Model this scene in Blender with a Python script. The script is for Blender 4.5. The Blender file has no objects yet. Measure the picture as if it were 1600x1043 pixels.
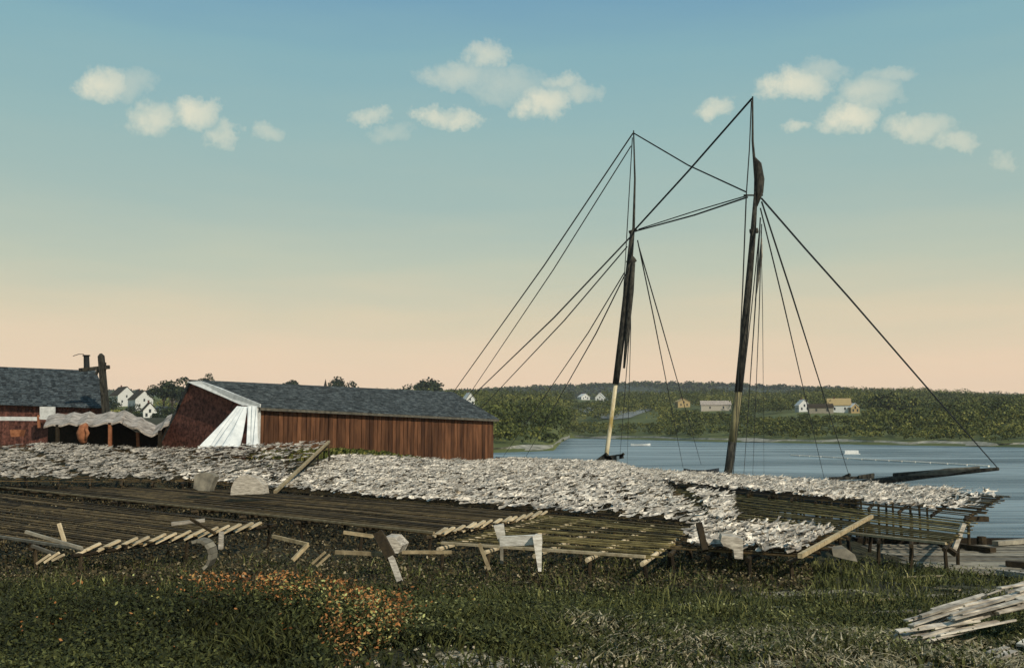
import bpy, math, random
import numpy as np
from mathutils import Vector
random.seed(7); rng = np.random.default_rng(7)
S = bpy.context.scene
C = S.collection
# ------------------------------------------------------------------ camera
F = 1537.0; CAMZ = 6.0; TH = math.atan(143.5/F)
cam = bpy.data.objects.new('camera', bpy.data.cameras.new('camera')); C.objects.link(cam)
cam.location = (0, 0, CAMZ); cam.rotation_euler = (math.pi/2+TH, 0, 0)
cam.data.sensor_width = 36; cam.data.lens = 36*F/1600; cam.data.clip_start = .1; cam.data.clip_end = 12000
S.camera = cam
S.view_settings.view_transform = 'Standard'; S.view_settings.look = 'None'
S.view_settings.exposure = 0; S.view_settings.gamma = 1
def ray(px, py):
    a = (px-800)/F; b = (521.5-py)/F
    return Vector((a, math.cos(TH)-b*math.sin(TH), math.sin(TH)+b*math.cos(TH)))
def P(px, py, D=None, z=None):
    r = ray(px, py)
    t = D/r.y if D is not None else (z-CAMZ)/r.z
    return Vector((r.x*t, r.y*t, CAMZ+r.z*t))
def lin(c): return tuple(((v/255)/12.92 if v/255 <= .04045 else ((v/255+.055)/1.055)**2.4) for v in c)+(1,)
# ------------------------------------------------------------------ world
SUN_EL = math.radians(38); SUN_AZ = math.radians(140)     # azimuth from +Y towards +X: behind the camera, to its right
W = bpy.data.worlds.new('World'); S.world = W; W.use_nodes = True
nt = W.node_tree; N = nt.nodes; L = nt.links; N.clear()
def wn(t, **k):
    n = N.new(t)
    for a, b in k.items(): setattr(n, a, b)
    return n
def wm(op, a, b=None, clamp=False):
    n = wn('ShaderNodeMath', operation=op, use_clamp=clamp)
    for i, v in enumerate((a, b)):
        if v is None: continue
        if isinstance(v, (int, float)): n.inputs[i].default_value = v
        else: L.new(v, n.inputs[i])
    return n.outputs[0]
tc = wn('ShaderNodeTexCoord'); sp = wn('ShaderNodeSeparateXYZ'); L.new(tc.outputs['Generated'], sp.inputs[0])
X_, Y_, Z_ = sp.outputs
hor = wm('SQRT', wm('ADD', wm('MULTIPLY', X_, X_), wm('MULTIPLY', Y_, Y_)))
elev = wm('DIVIDE', Z_, wm('MAXIMUM', hor, .001))
tex = wn('ShaderNodeTexNoise'); tex.inputs['Scale'].default_value = 5; tex.inputs['Detail'].default_value = 4
mpn = wn('ShaderNodeMapping'); mpn.inputs['Scale'].default_value = (1, 1, 7)
L.new(tc.outputs['Generated'], mpn.inputs[0]); L.new(mpn.outputs[0], tex.inputs['Vector'])
el2 = wm('ADD', elev, wm('MULTIPLY', wm('SUBTRACT', tex.outputs[0], .5), .05))
rp = wn('ShaderNodeValToRGB'); L.new(wm('DIVIDE', wm('ADD', el2, .5), 1.5, True), rp.inputs[0])
def elv(py):
    r = ray(800, py); return r.z/r.y
stops = [(-.5, (60, 60, 52)), (-.02, (150, 140, 120)), (elv(660), (250, 218, 184)), (elv(590), (249, 218, 184)), (elv(500), (224, 211, 180)),
         (elv(420), (196, 203, 182)), (elv(320), (169, 192, 184)), (elv(210), (154, 187, 186)), (elv(90), (137, 179, 188)), (elv(0), (120, 165, 188)), (1.0, (96, 140, 172))]
while len(rp.color_ramp.elements) < len(stops): rp.color_ramp.elements.new(.5)
for e, (p_, c_) in zip(rp.color_ramp.elements, stops):
    e.position = (p_+.5)/1.5; e.color = lin(c_)
sky = wn('ShaderNodeTexSky', sky_type='NISHITA', sun_disc=False); sky.sun_elevation = SUN_EL; sky.sun_rotation = SUN_AZ
sk = wn('ShaderNodeMixRGB', blend_type='MULTIPLY'); sk.inputs[0].default_value = 1; sk.inputs[2].default_value = (.06, .06, .06, 1)
L.new(sky.outputs[0], sk.inputs[1])
mx = wn('ShaderNodeMixRGB'); mx.inputs[0].default_value = .06; L.new(rp.outputs[0], mx.inputs[1]); L.new(sk.outputs[0], mx.inputs[2])
# small fair-weather clouds, fixed in the sky by direction
ysafe = wm('MAXIMUM', Y_, .02)
n2 = wn('ShaderNodeTexNoise'); n2.inputs['Scale'].default_value = 22; n2.inputs['Detail'].default_value = 8; n2.inputs['Roughness'].default_value = .72
L.new(tc.outputs['Generated'], n2.inputs['Vector'])
sc = wn('ShaderNodeSeparateColor'); L.new(n2.outputs['Color'], sc.inputs[0])
U = wm('ADD', wm('DIVIDE', X_, ysafe), wm('MULTIPLY', wm('SUBTRACT', sc.outputs[0], .5), .085))
V = wm('ADD', wm('DIVIDE', Z_, ysafe), wm('MULTIPLY', wm('SUBTRACT', sc.outputs[1], .5), .05))
blobs = [(160,132,42,28,.9),(205,135,32,26,.35),(240,192,38,28,.8),(310,178,34,22,.85),(345,212,24,16,.6),(412,205,26,16,.5),(575,180,30,12,.6),(605,208,30,13,.3),
 (672,184,34,17,.85),(715,184,40,16,.8),(715,118,50,24,.55),(765,88,40,20,.65),(790,130,60,28,.4),(850,160,44,28,.95),(880,124,34,14,.6),(905,145,30,18,.5),(1115,163,32,18,.75),
 (1245,132,50,24,.95),(1285,114,42,18,.4),(1390,122,40,14,.45),(1360,148,46,26,.55),(1330,185,48,24,1),(1250,200,24,11,.6),(1440,200,42,20,.65),(1498,220,36,14,.6),(1575,250,20,14,.35)]
acc = None
for px, py, rx, ry, I in blobs:
    r = ray(px, py); u0 = r.x/r.y; v0 = r.z/r.y
    a = wm('DIVIDE', wm('SUBTRACT', U, u0), rx*1.25/F); b = wm('DIVIDE', wm('SUBTRACT', V, v0), ry*1.25/F)
    d = wm('ADD', wm('MULTIPLY', a, a), wm('MULTIPLY', b, b))
    m = wm('MULTIPLY', wm('SUBTRACT', 1, d, True), I)
    acc = m if acc is None else wm('MAXIMUM', acc, m)
mask = wm('MULTIPLY', wm('POWER', acc, 1.0), wm('ADD', .3, wm('MULTIPLY', n2.outputs[0], 1.1)), True)
mask = wm('MULTIPLY', mask, wm('GREATER_THAN', Y_, .05))
cl = wn('ShaderNodeMixRGB'); L.new(mask, cl.inputs[0]); L.new(mx.outputs[0], cl.inputs[1]); cl.inputs[2].default_value = lin((232, 228, 204))
bg = wn('ShaderNodeBackground'); bg.inputs['Strength'].default_value = 1.0; L.new(cl.outputs[0], bg.inputs['Color'])
wo = wn('ShaderNodeOutputWorld'); L.new(bg.outputs[0], wo.inputs['Surface'])
# ------------------------------------------------------------------ sun
sl = bpy.data.lights.new('sun', 'SUN'); sl.energy = 3.6; sl.angle = math.radians(.5); sl.color = (1, .9, .76)
so = bpy.data.objects.new('sun', sl); C.objects.link(so)
sd = Vector((math.sin(SUN_AZ)*math.cos(SUN_EL), math.cos(SUN_AZ)*math.cos(SUN_EL), math.sin(SUN_EL)))
so.rotation_euler = sd.to_track_quat('Z', 'Y').to_euler()
# ------------------------------------------------------------------ materials
def mat(name, c1, c2, scale=3, rough=.85, stretch=(1, 1, 1), rnd=.5, bump=.3, c3=None, detail=6, spec=.2, mid=.5, rot=(0, 0, 0), contrast=.18):
    m = bpy.data.materials.new(name); m.use_nodes = True; t = m.node_tree; n = t.nodes; l = t.links
    b = n['Principled BSDF']; b.inputs['Roughness'].default_value = rough; b.inputs['Specular IOR Level'].default_value = spec
    g = n.new('ShaderNodeNewGeometry'); mp = n.new('ShaderNodeMapping'); mp.inputs['Scale'].default_value = stretch; mp.inputs['Rotation'].default_value = rot
    l.new(g.outputs['Position'], mp.inputs[0])
    no = n.new('ShaderNodeTexNoise'); no.inputs['Scale'].default_value = scale; no.inputs['Detail'].default_value = detail; no.inputs['Roughness'].default_value = .65
    l.new(mp.outputs[0], no.inputs['Vector'])
    r = n.new('ShaderNodeValToRGB'); e = r.color_ramp.elements
    e[0].position = mid-contrast; e[0].color = tuple(c1)+(1,); e[1].position = mid+contrast; e[1].color = tuple(c2)+(1,)
    if c3: k = e.new(mid+contrast+.08); k.color = tuple(c3)+(1,)
    l.new(no.outputs[0], r.inputs[0]); out = r.outputs[0]
    if rnd:
        at = n.new('ShaderNodeAttribute'); at.attribute_name = 'rnd'
        mr = n.new('ShaderNodeMapRange'); mr.inputs['To Min'].default_value = 1-rnd; mr.inputs['To Max'].default_value = 1+rnd
        l.new(at.outputs['Fac'], mr.inputs['Value'])
        mm = n.new('ShaderNodeVectorMath'); mm.operation = 'SCALE'; l.new(out, mm.inputs[0]); l.new(mr.outputs[0], mm.inputs['Scale']); out = mm.outputs[0]
    l.new(out, b.inputs['Base Color'])
    if bump:
        bp = n.new('ShaderNodeBump'); bp.inputs['Strength'].default_value = bump; bp.inputs['Distance'].default_value = .05
        l.new(no.outputs[0], bp.inputs['Height']); l.new(bp.outputs[0], b.inputs['Normal'])
    return m
def leafmat(name, cols, rough=.7, spec=.15, trans=.0):
    """colour picked for every leaf by its own random number"""
    m = bpy.data.materials.new(name); m.use_nodes = True; n = m.node_tree.nodes; l = m.node_tree.links
    b = n['Principled BSDF']; b.inputs['Roughness'].default_value = rough; b.inputs['Specular IOR Level'].default_value = spec
    at = n.new('ShaderNodeAttribute'); at.attribute_name = 'rnd'; r = n.new('ShaderNodeValToRGB'); e = r.color_ramp.elements
    while len(e) < len(cols): e.new(.5)
    for k, (p_, c_) in zip(e, cols): k.position = p_; k.color = tuple(c_)+(1,)
    l.new(at.outputs['Fac'], r.inputs[0]); l.new(r.outputs[0], b.inputs['Base Color'])
    return m
MT = dict(
 wood_dark=mat('dark_wet_wood', (.018, .014, .009), (.06, .042, .02), 6, rnd=.6),
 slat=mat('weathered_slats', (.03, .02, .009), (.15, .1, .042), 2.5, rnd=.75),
 slat_lit=mat('sunlit_slats', (.36, .28, .16), (.66, .54, .35), 5, rnd=.25),  # brighter copy of the slat wood, sunlight painted into the colour
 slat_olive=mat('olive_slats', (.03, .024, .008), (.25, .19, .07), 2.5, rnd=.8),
 pole=mat('pale_pole', (.2, .15, .08), (.48, .38, .22), 5, rnd=.3),
 board=mat('bleached_board', (.22, .19, .15), (.62, .56, .45), 9, rnd=.35, detail=9, stretch=(.5, .5, 2.5), contrast=.15),
 wornwhite=mat('worn_white_board', (.4, .37, .3), (.78, .74, .64), 9, rnd=.2, detail=9, stretch=(.5, .5, 2.5), contrast=.15),
 greyw=mat('grey_wood', (.12, .11, .085), (.3, .27, .2), 3, rnd=.5, stretch=(1, 1, 1)),
 redwood=mat('red_brown_boards', (.045, .019, .009), (.17, .075, .034), 3, rnd=.45, stretch=(1, 1, .15), detail=8),
 gable=mat('maroon_shingle', (.05, .02, .014), (.2, .08, .055), 4, rnd=.3, detail=9, contrast=.12),
 roof=mat('slate_blue_shingle', (.015, .021, .024), (.085, .1, .1), 3.5, rnd=.5, detail=9, contrast=.13, stretch=(1, 1, 2)),
 white=mat('white_paint', (.5, .5, .46), (.75, .75, .7), 3, rnd=.1),
 canvas=mat('white_canvas', (.55, .58, .56), (.8, .82, .78), 1.5, rnd=.1),
 greycanvas=mat('grey_shelter_roof', (.1, .08, .06), (.6, .52, .43), 1.8, rnd=.2, detail=8, stretch=(1.6, .5, 1)),
 orange=mat('orange_wood', (.2, .07, .03), (.4, .17, .08), 4, rnd=.1),
 yellow=mat('ochre_paint', (.3, .22, .1), (.45, .34, .16), 3, rnd=.1),
 glass=mat('dark_window', (.02, .025, .03), (.05, .06, .06), 3, rough=.2, rnd=0, bump=0),
 black=mat('tarred_rope', (.012, .014, .014), (.03, .032, .03), 8, rnd=0, bump=0),
 mast=mat('dark_spar', (.012, .012, .010), (.06, .055, .04), 6, rnd=0, stretch=(1, 1, .3), contrast=.1),  # dark spar wood; on the masts it holds the silhouette's shade
 mast_halflit=mat('halflit_spar', (.035, .034, .02), (.3, .26, .13), 1.6, rnd=0, stretch=(1, 1, .3), contrast=.14),  # right mast's lower part, partial sun painted in as an olive tone
 meadow=mat('bright_meadow', (.07, .085, .02), (.2, .2, .05), .12, rnd=0, detail=9),
 mast_lit=mat('sunlit_spar', (.3, .22, .07), (.62, .54, .36), 1.4, rnd=0, stretch=(1, 1, .35), contrast=.1),  # left mast's lower part, sunlight painted into the pale yellow
 hull=mat('black_hull', (.01, .012, .014), (.03, .035, .04), 2, rough=.5, rnd=0),
 fish=mat('salt_fish', (.17, .155, .13), (.74, .66, .53), 4.5, rnd=.5, contrast=.14, detail=5, rough=.8),
 stone=mat('pale_stone', (.25, .22, .15), (.52, .45, .32), 6, rnd=.4),
 bark=mat('bark', (.03, .022, .015), (.08, .06, .04), 8, rnd=0),
 beach=mat('shingle_beach', (.12, .12, .09), (.36, .34, .27), .4, rnd=0, detail=9),
 field=mat('mown_field', (.15, .16, .14), (.26, .27, .25), .08, rnd=0, detail=9),
 hill=mat('hill_ground', (.05, .065, .018), (.13, .14, .04), .03, rnd=0, detail=10, c3=(.2, .19, .07)),
)
# ground: dark soil under the grass, pale chips and gravel towards the right front
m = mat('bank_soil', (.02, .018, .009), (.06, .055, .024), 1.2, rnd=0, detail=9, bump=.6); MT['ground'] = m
n = m.node_tree.nodes; l = m.node_tree.links; b = n['Principled BSDF']
src = b.inputs['Base Color'].links[0].from_socket
g = n.new('ShaderNodeNewGeometry'); s3 = n.new('ShaderNodeSeparateXYZ'); l.new(g.outputs['Position'], s3.inputs[0])
def gm(op, a, b_, cl_=False):
    k = n.new('ShaderNodeMath'); k.operation = op; k.use_clamp = cl_
    for i, v in enumerate((a, b_)):
        if isinstance(v, (int, float)): k.inputs[i].default_value = v
        else: l.new(v, k.inputs[i])
    return k.outputs[0]
def gnoise(sc_, det=5):
    k = n.new('ShaderNodeTexNoise'); k.inputs['Scale'].default_value = sc_; k.inputs['Detail'].default_value = det; l.new(g.outputs['Position'], k.inputs['Vector']); return k.outputs[0]
dx = gm('DIVIDE', gm('SUBTRACT', s3.outputs[0], 3.3), 2.5); dy = gm('DIVIDE', gm('SUBTRACT', s3.outputs[1], 10.4), 2.8)
d2 = gm('SQRT', gm('ADD', gm('MULTIPLY', dx, dx), gm('MULTIPLY', dy, dy)), 0)
e2 = gm('MULTIPLY', gm('SUBTRACT', 9.4, s3.outputs[1]), 1.2)                       # the trodden path along the very front
e3 = gm('MULTIPLY', e2, gm('MULTIPLY', gm('ADD', s3.outputs[0], 1.6), .8, True), True)
e4 = gm('MULTIPLY', gm('SUBTRACT', 1, gm('ABSOLUTE', gm('SUBTRACT', s3.outputs[1], 20.5), 0), True), gm('MULTIPLY', gm('SUBTRACT', s3.outputs[0], 3), .5, True))
mk = gm('ADD', gm('ADD', gm('SUBTRACT', 1.25, d2, True), e3), gm('MULTIPLY', e4, 1.0))
mk = gm('MULTIPLY', gm('SUBTRACT', gm('ADD', mk, gnoise(2.5)), 1.05), 5, True)
mk = gm('MULTIPLY', mk, gm('MULTIPLY', gm('SUBTRACT', gnoise(14, 3), .42), 8, True), True)
mg = n.new('ShaderNodeMixRGB'); l.new(mk, mg.inputs[0]); l.new(src, mg.inputs[1]); mg.inputs[2].default_value = (.4, .34, .23, 1); l.new(mg.outputs[0], b.inputs['Base Color'])
# water
m = bpy.data.materials.new('river_water'); m.use_nodes = True; MT['water'] = m; n = m.node_tree.nodes; l = m.node_tree.links
b = n['Principled BSDF']; b.inputs['Roughness'].default_value = .12; b.inputs['Specular IOR Level'].default_value = .5; b.inputs['IOR'].default_value = 1.33
g = n.new('ShaderNodeNewGeometry'); mp = n.new('ShaderNodeMapping'); mp.inputs['Scale'].default_value = (.06, .55, 1); l.new(g.outputs['Position'], mp.inputs[0])
w1 = n.new('ShaderNodeTexNoise'); w1.inputs['Scale'].default_value = 1.0; w1.inputs['Detail'].default_value = 7; w1.inputs['Roughness'].default_value = .6; l.new(mp.outputs[0], w1.inputs['Vector'])
mp2 = n.new('ShaderNodeMapping'); mp2.inputs['Scale'].default_value = (.012, .05, 1); mp2.inputs['Rotation'].default_value = (0, 0, .15); l.new(g.outputs['Position'], mp2.inputs[0])
w2 = n.new('ShaderNodeTexNoise'); w2.inputs['Scale'].default_value = 1; w2.inputs['Detail'].default_value = 5; l.new(mp2.outputs[0], w2.inputs['Vector'])
r = n.new('ShaderNodeValToRGB'); e = r.color_ramp.elements; e[0].position = .42; e[0].color = (.03, .05, .068, 1); e[1].position = .57; e[1].color = (.23, .285, .3, 1)
ad = n.new('ShaderNodeMath'); ad.operation = 'MULTIPLY_ADD'; l.new(w1.outputs[0], ad.inputs[0]); ad.inputs[1].default_value = .5
hf = n.new('ShaderNodeMath'); hf.operation = 'MULTIPLY'; hf.inputs[1].default_value = .5; l.new(w2.outputs[0], hf.inputs[0]); l.new(hf.outputs[0], ad.inputs[2])
l.new(ad.outputs[0], r.inputs[0]); l.new(r.outputs[0], b.inputs['Base Color'])
bp = n.new('ShaderNodeBump'); bp.inputs['Strength'].default_value = 1; bp.inputs['Distance'].default_value = .22; l.new(w1.outputs[0], bp.inputs['Height']); l.new(bp.outputs[0], b.inputs['Normal'])
df = n.new('ShaderNodeBsdfDiffuse'); l.new(r.outputs[0], df.inputs['Color']); l.new(bp.outputs[0], df.inputs['Normal'])
gl = n.new('ShaderNodeBsdfGlossy'); gl.inputs['Roughness'].default_value = .2; gl.inputs['Color'].default_value = (.75, .9, 1, 1); l.new(bp.outputs[0], gl.inputs['Normal'])
ms = n.new('ShaderNodeMixShader'); ms.inputs[0].default_value = .3; l.new(df.outputs[0], ms.inputs[1]); l.new(gl.outputs[0], ms.inputs[2]); l.new(ms.outputs[0], n['Material Output'].inputs['Surface'])

# ------------------------------------------------------------------ mesh helpers
def wloc(o):
    v = Vector((0, 0, 0))
    while o: v += Vector(o.location); o = o.parent
    return v
class MB:
    def __init__(s): s.v = []; s.f = []; s.r = []
    def add(s, vs, fs, r=None):
        k = len(s.v); s.v += [tuple(v) for v in vs]; s.f += [tuple(i+k for i in f) for f in fs]
        s.r += [random.random() if r is None else r]*len(fs)
    def box(s, c, sz, rz=0, r=None):
        c = Vector(c); ca, sa = math.cos(rz), math.sin(rz); vs = []
        for z in (-.5, .5):
            for x, y in ((-.5, -.5), (.5, -.5), (.5, .5), (-.5, .5)):
                X, Y = x*sz[0], y*sz[1]; vs.append((c.x+X*ca-Y*sa, c.y+X*sa+Y*ca, c.z+z*sz[2]))
        s.add(vs, [(3, 2, 1, 0), (4, 5, 6, 7), (0, 1, 5, 4), (1, 2, 6, 5), (2, 3, 7, 6), (3, 0, 4, 7)], r)
    def bar(s, p, q, w, h, up=(0, 0, 1), r=None, w2=None, h2=None):
        p = Vector(p); q = Vector(q); d = (q-p).normalized(); u = Vector(up)
        a = d.cross(u)
        if a.length < 1e-3: a = d.cross(Vector((1, 0, 0)))
        a.normalize(); u = a.cross(d).normalized(); w2 = w2 or w; h2 = h2 or h; vs = []
        for o, ww, hh in ((p, w, h), (q, w2, h2)):
            for i, j in ((-.5, -.5), (.5, -.5), (.5, .5), (-.5, .5)): vs.append(o+a*i*ww+u*j*hh)
        s.add(vs, [(0, 1, 2, 3), (7, 6, 5, 4), (0, 4, 5, 1), (1, 5, 6, 2), (2, 6, 7, 3), (3, 7, 4, 0)], r)
    def tube(s, pts, rad, n=8, r=None):
        pts = [Vector(p) for p in pts]; k = len(s.v); rr = random.random() if r is None else r
        if isinstance(rad, (int, float)): rad = [rad]*len(pts)
        for i, p in enumerate(pts):
            d = (pts[min(i+1, len(pts)-1)]-pts[max(i-1, 0)]).normalized(); a = d.cross(Vector((.13, 1, .07))).normalized(); b = d.cross(a)
            for j in range(n):
                t = 2*math.pi*j/n; s.v.append(tuple(p+(a*math.cos(t)+b*math.sin(t))*rad[i]))
        for i in range(len(pts)-1):
            for j in range(n): s.f.append((k+i*n+j, k+i*n+(j+1) % n, k+(i+1)*n+(j+1) % n, k+(i+1)*n+j)); s.r.append(rr)
        s.f.append(tuple(k+j for j in range(n))[::-1]); s.f.append(tuple(k+(len(pts)-1)*n+j for j in range(n))); s.r += [rr, rr]
    def prism(s, poly, d, r=None):
        poly = [Vector(p) for p in poly]; d = Vector(d); n = len(poly)
        s.add(poly+[p+d for p in poly], [tuple(range(n))[::-1], tuple(range(n, 2*n))]+[(i, (i+1) % n, n+(i+1) % n, n+i) for i in range(n)], r)
    def obj(s, name, mt, parent=None, smooth=False, base=None):
        me = bpy.data.meshes.new(name); off = Vector(base) if base is not None else Vector((0, 0, 0))
        me.from_pydata([(v[0]-off.x, v[1]-off.y, v[2]-off.z) for v in s.v], [], s.f)
        at = me.attributes.new('rnd', 'FLOAT', 'FACE'); at.data.foreach_set('value', s.r)
        me.materials.append(MT[mt] if isinstance(mt, str) else mt)
        if smooth: me.polygons.foreach_set('use_smooth', [True]*len(me.polygons))
        me.update()
        o = bpy.data.objects.new(name, me); C.objects.link(o)
        if parent: o.parent = parent; o.location = off-wloc(parent)
        else: o.location = off
        return o
def tag(o, label=None, cat=None, group=None, kind=None):
    if label: o['label'] = label
    if cat: o['category'] = cat
    if group: o['group'] = group
    if kind: o['kind'] = kind
    return o
def thing(name, label, cat, loc, group=None):
    o = bpy.data.objects.new(name, None); C.objects.link(o); o.location = loc; o.empty_display_size = .2
    return tag(o, label, cat, group)
def npmesh(name, V_, Fc, rr, mt, kind=None, parent=None, base=None):
    """V_ (n,3), Fc (m,k) numpy"""
    me = bpy.data.meshes.new(name); k = Fc.shape[1]; V_ = V_ if base is None else V_-np.array(base)
    me.vertices.add(len(V_)); me.vertices.foreach_set('co', V_.astype(np.float32).ravel())
    me.loops.add(Fc.size); me.loops.foreach_set('vertex_index', Fc.astype(np.int32).ravel())
    me.polygons.add(len(Fc)); me.polygons.foreach_set('loop_start', np.arange(0, Fc.size, k, dtype=np.int32))
    try: me.polygons.foreach_set('loop_total', np.full(len(Fc), k, dtype=np.int32))
    except Exception: pass
    at = me.attributes.new('rnd', 'FLOAT', 'FACE'); at.data.foreach_set('value', rr.astype(np.float32))
    me.materials.append(MT[mt] if isinstance(mt, str) else mt); me.update(calc_edges=True); me.validate()
    o = bpy.data.objects.new(name, me); C.objects.link(o)
    if parent: o.parent = parent
    if base is not None: o.location = Vector(base)-(Vector(parent.location) if parent else Vector((0, 0, 0)))
    if kind: o['kind'] = kind
    return o
# ------------------------------------------------------------------ terrain
def sm(t): t = np.clip(t, 0, 1); return t*t*(3-2*t)
SX = [-400, -60, -30, -10, 0, 8, 11.5, 12.6, 13.6, 22, 60, 300]; SY = [330, 230, 150, 104, 87, 66, 50, 40, 34.2, 33.4, 30, 14]
def shore(x): return np.interp(x, SX, SY)
def ground(x, y):
    x = np.asarray(x, float); y = np.asarray(y, float)
    z = np.interp(y, [-60, 0, 6, 9, 14, 20, 25, 40, 300], [4.6, 4.4, 4.15, 3.8, 3.12, 2.62, 2.32, 2.25, 2.2])
    z = z+1.8*sm((y-42)/25)*sm(-x/14)
    z = z+3.5*sm((y-75)/120)*sm((-x-18)/30)
    z = z-.45*sm((x-10)/3)*sm((y-22)/5)
    z = z+.5*np.exp(-((x+3)**2/22+(y-11)**2/5))+.25*np.exp(-((x+9)**2/20+(y-17)**2/14))
    z = z+.07*np.sin(x*1.7+y*.6)*np.sin(y*1.3-x*.4)+.04*np.sin(x*4.1+1)*np.sin(y*3.3)
    return z
def gz(x, y): return float(ground(x, y))
xs = np.unique(np.concatenate([np.linspace(-400, -60, 24), np.linspace(-60, -16, 60), np.linspace(-16, 18, 170), np.linspace(18, 60, 50), np.linspace(60, 300, 14)]))
ts = np.concatenate([np.linspace(-1, 0, 12)[:-1], np.linspace(0, 1, 190)**1.25])
G = []
for t in ts:
    ys = np.where(t < 0, t*60, t*shore(xs)); G.append(np.stack([xs, ys, ground(xs, ys)], 1))
for dy_, z_ in ((.05, 1.2), (.15, -1.2), (4, -3)): G.append(np.stack([xs, shore(xs)+dy_, np.full_like(xs, z_)], 1))
G = np.array(G); nr, nc = G.shape[:2]; idx = np.arange(nr*nc).reshape(nr, nc)
Fq = np.stack([idx[:-1, :-1], idx[:-1, 1:], idx[1:, 1:], idx[1:, :-1]], -1).reshape(-1, 4)
o = npmesh('ground', G.reshape(-1, 3), Fq, np.full(len(Fq), .5), 'ground', 'structure'); o.data.polygons.foreach_set('use_smooth', [True]*len(Fq))
# water
w = MB(); w.add([(-4000, 20, 0), (4000, 20, 0), (4000, 6000, 0), (-4000, 6000, 0)], [(0, 1, 2, 3)]); w.add([(200, -200, -.004), (4000, -200, -.004), (4000, 20, -.004), (200, 20, -.004)], [(0, 1, 2, 3)])
o = w.obj('water', 'water'); o['kind'] = 'structure'
# far side of the river
FU = [-2, -.9, -.3, -.18, -.1, -.02, .042, .058, .2, .36, .52, .8, 2]; FY = [260, 250, 235, 230, 225, 225, 245, 490, 380, 320, 280, 250, 240]
HP = [-2000, 0, 300, 600, 700, 800, 900, 1000, 1100, 1200, 1280, 1400, 1600, 2600]; HY = [606, 606, 604, 606, 609, 610, 609, 608, 609, 610, 604, 606, 613, 613]
RY = 950.
def hh(u): return CAMZ+RY*(665-np.interp(u*F+800, HP, HY))/F
def far(u, y):
    ys = np.interp(u, FU, FY); t = (y-ys)/(RY-ys)
    z = .6+(hh(u)-9)*(np.clip(t, 0, 3)**.9)*.97
    z = np.where(t > 1, hh(u)-9-(t-1)*10, z)
    z = z+np.where(t > .02, 1.6*np.sin(u*40+y*.01)*np.sin(y*.017+u*9)*np.clip(t*6, 0, 1), 0)
    return np.where(t < 0, .6+t*120, z)
us = np.linspace(-1.6, 1.6, 420); tt = np.concatenate([[-.03], np.linspace(0, 1.1, 60)])
G = []
for t in tt:
    ys = np.interp(us, FU, FY); yy = ys+t*(RY-ys); G.append(np.stack([us*yy, yy, far(us, yy)], 1))
G = np.array(G); nr, nc = G.shape[:2]; idx = np.arange(nr*nc).reshape(nr, nc)
Fq = np.stack([idx[:-1, :-1], idx[:-1, 1:], idx[1:, 1:], idx[1:, :-1]], -1).reshape(-1, 4)
o = npmesh('far_hillside', G.reshape(-1, 3), Fq, np.full(len(Fq), .5), 'hill', 'structure'); o.data.polygons.foreach_set('use_smooth', [True]*len(Fq))
# pale shingle strip along the far waterline
bs = MB()
us2 = np.linspace(-.02, 1.2, 140)
for a, c in zip(us2[:-1], us2[1:]):
    q = []
    for u_, k in ((a, 0), (c, 0), (c, 1), (a, 1)):
        ys = float(np.interp(u_, FU, FY)); yy = ys-.5-1.5*math.sin(u_*83)-math.sin(u_*31) if k == 0 else ys+2.5+2*math.sin(u_*60)+1.5*math.sin(u_*137); q.append((u_*yy, yy, .25 if k == 0 else float(far(np.array(u_), yy))+.5))
    bs.add(q, [(0, 1, 2, 3)])
o = bs.obj('shore', 'beach'); o['kind'] = 'structure'
# farther blue ridge
G = []
rx_ = np.linspace(-2600, 2600, 160)
for k, yy in enumerate((1500, 1700, 1900, 2300)):
    top = CAMZ+1900*(665-np.interp(rx_/1900*F+800, [-2000, 0, 700, 860, 1000, 1120, 1300, 1500, 2600], [616, 613, 613, 605, 600, 602, 609, 618, 626]))/F
    G.append(np.stack([rx_, np.full_like(rx_, yy), [top*.3, top*.75, top, top*.8][k]+4*np.sin(rx_*.03+k)], 1))
G = np.array(G); nr, nc = G.shape[:2]; idx = np.arange(nr*nc).reshape(nr, nc)
Fq = np.stack([idx[:-1, :-1], idx[:-1, 1:], idx[1:, 1:], idx[1:, :-1]], -1).reshape(-1, 4)
MT['ridge'] = mat('wooded_ridge', (.02, .028, .018), (.06, .07, .045), .02, rnd=0, detail=10)
o = npmesh('distant_hills', G.reshape(-1, 3), Fq, np.full(len(Fq), .5), 'ridge', 'structure')
def hitfar(px, py):
    r = ray(px, py); u = r.x/r.y
    for yy in np.arange(200, 1000, 2.0):
        z = CAMZ+yy*r.z/r.y
        if yy > float(np.interp(u, FU, FY)) and float(far(np.array(u), yy)) >= z: return Vector((u*yy, yy, float(far(np.array(u), yy))))
    return Vector((u*900, 900, float(far(np.array(u), 900))))
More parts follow.
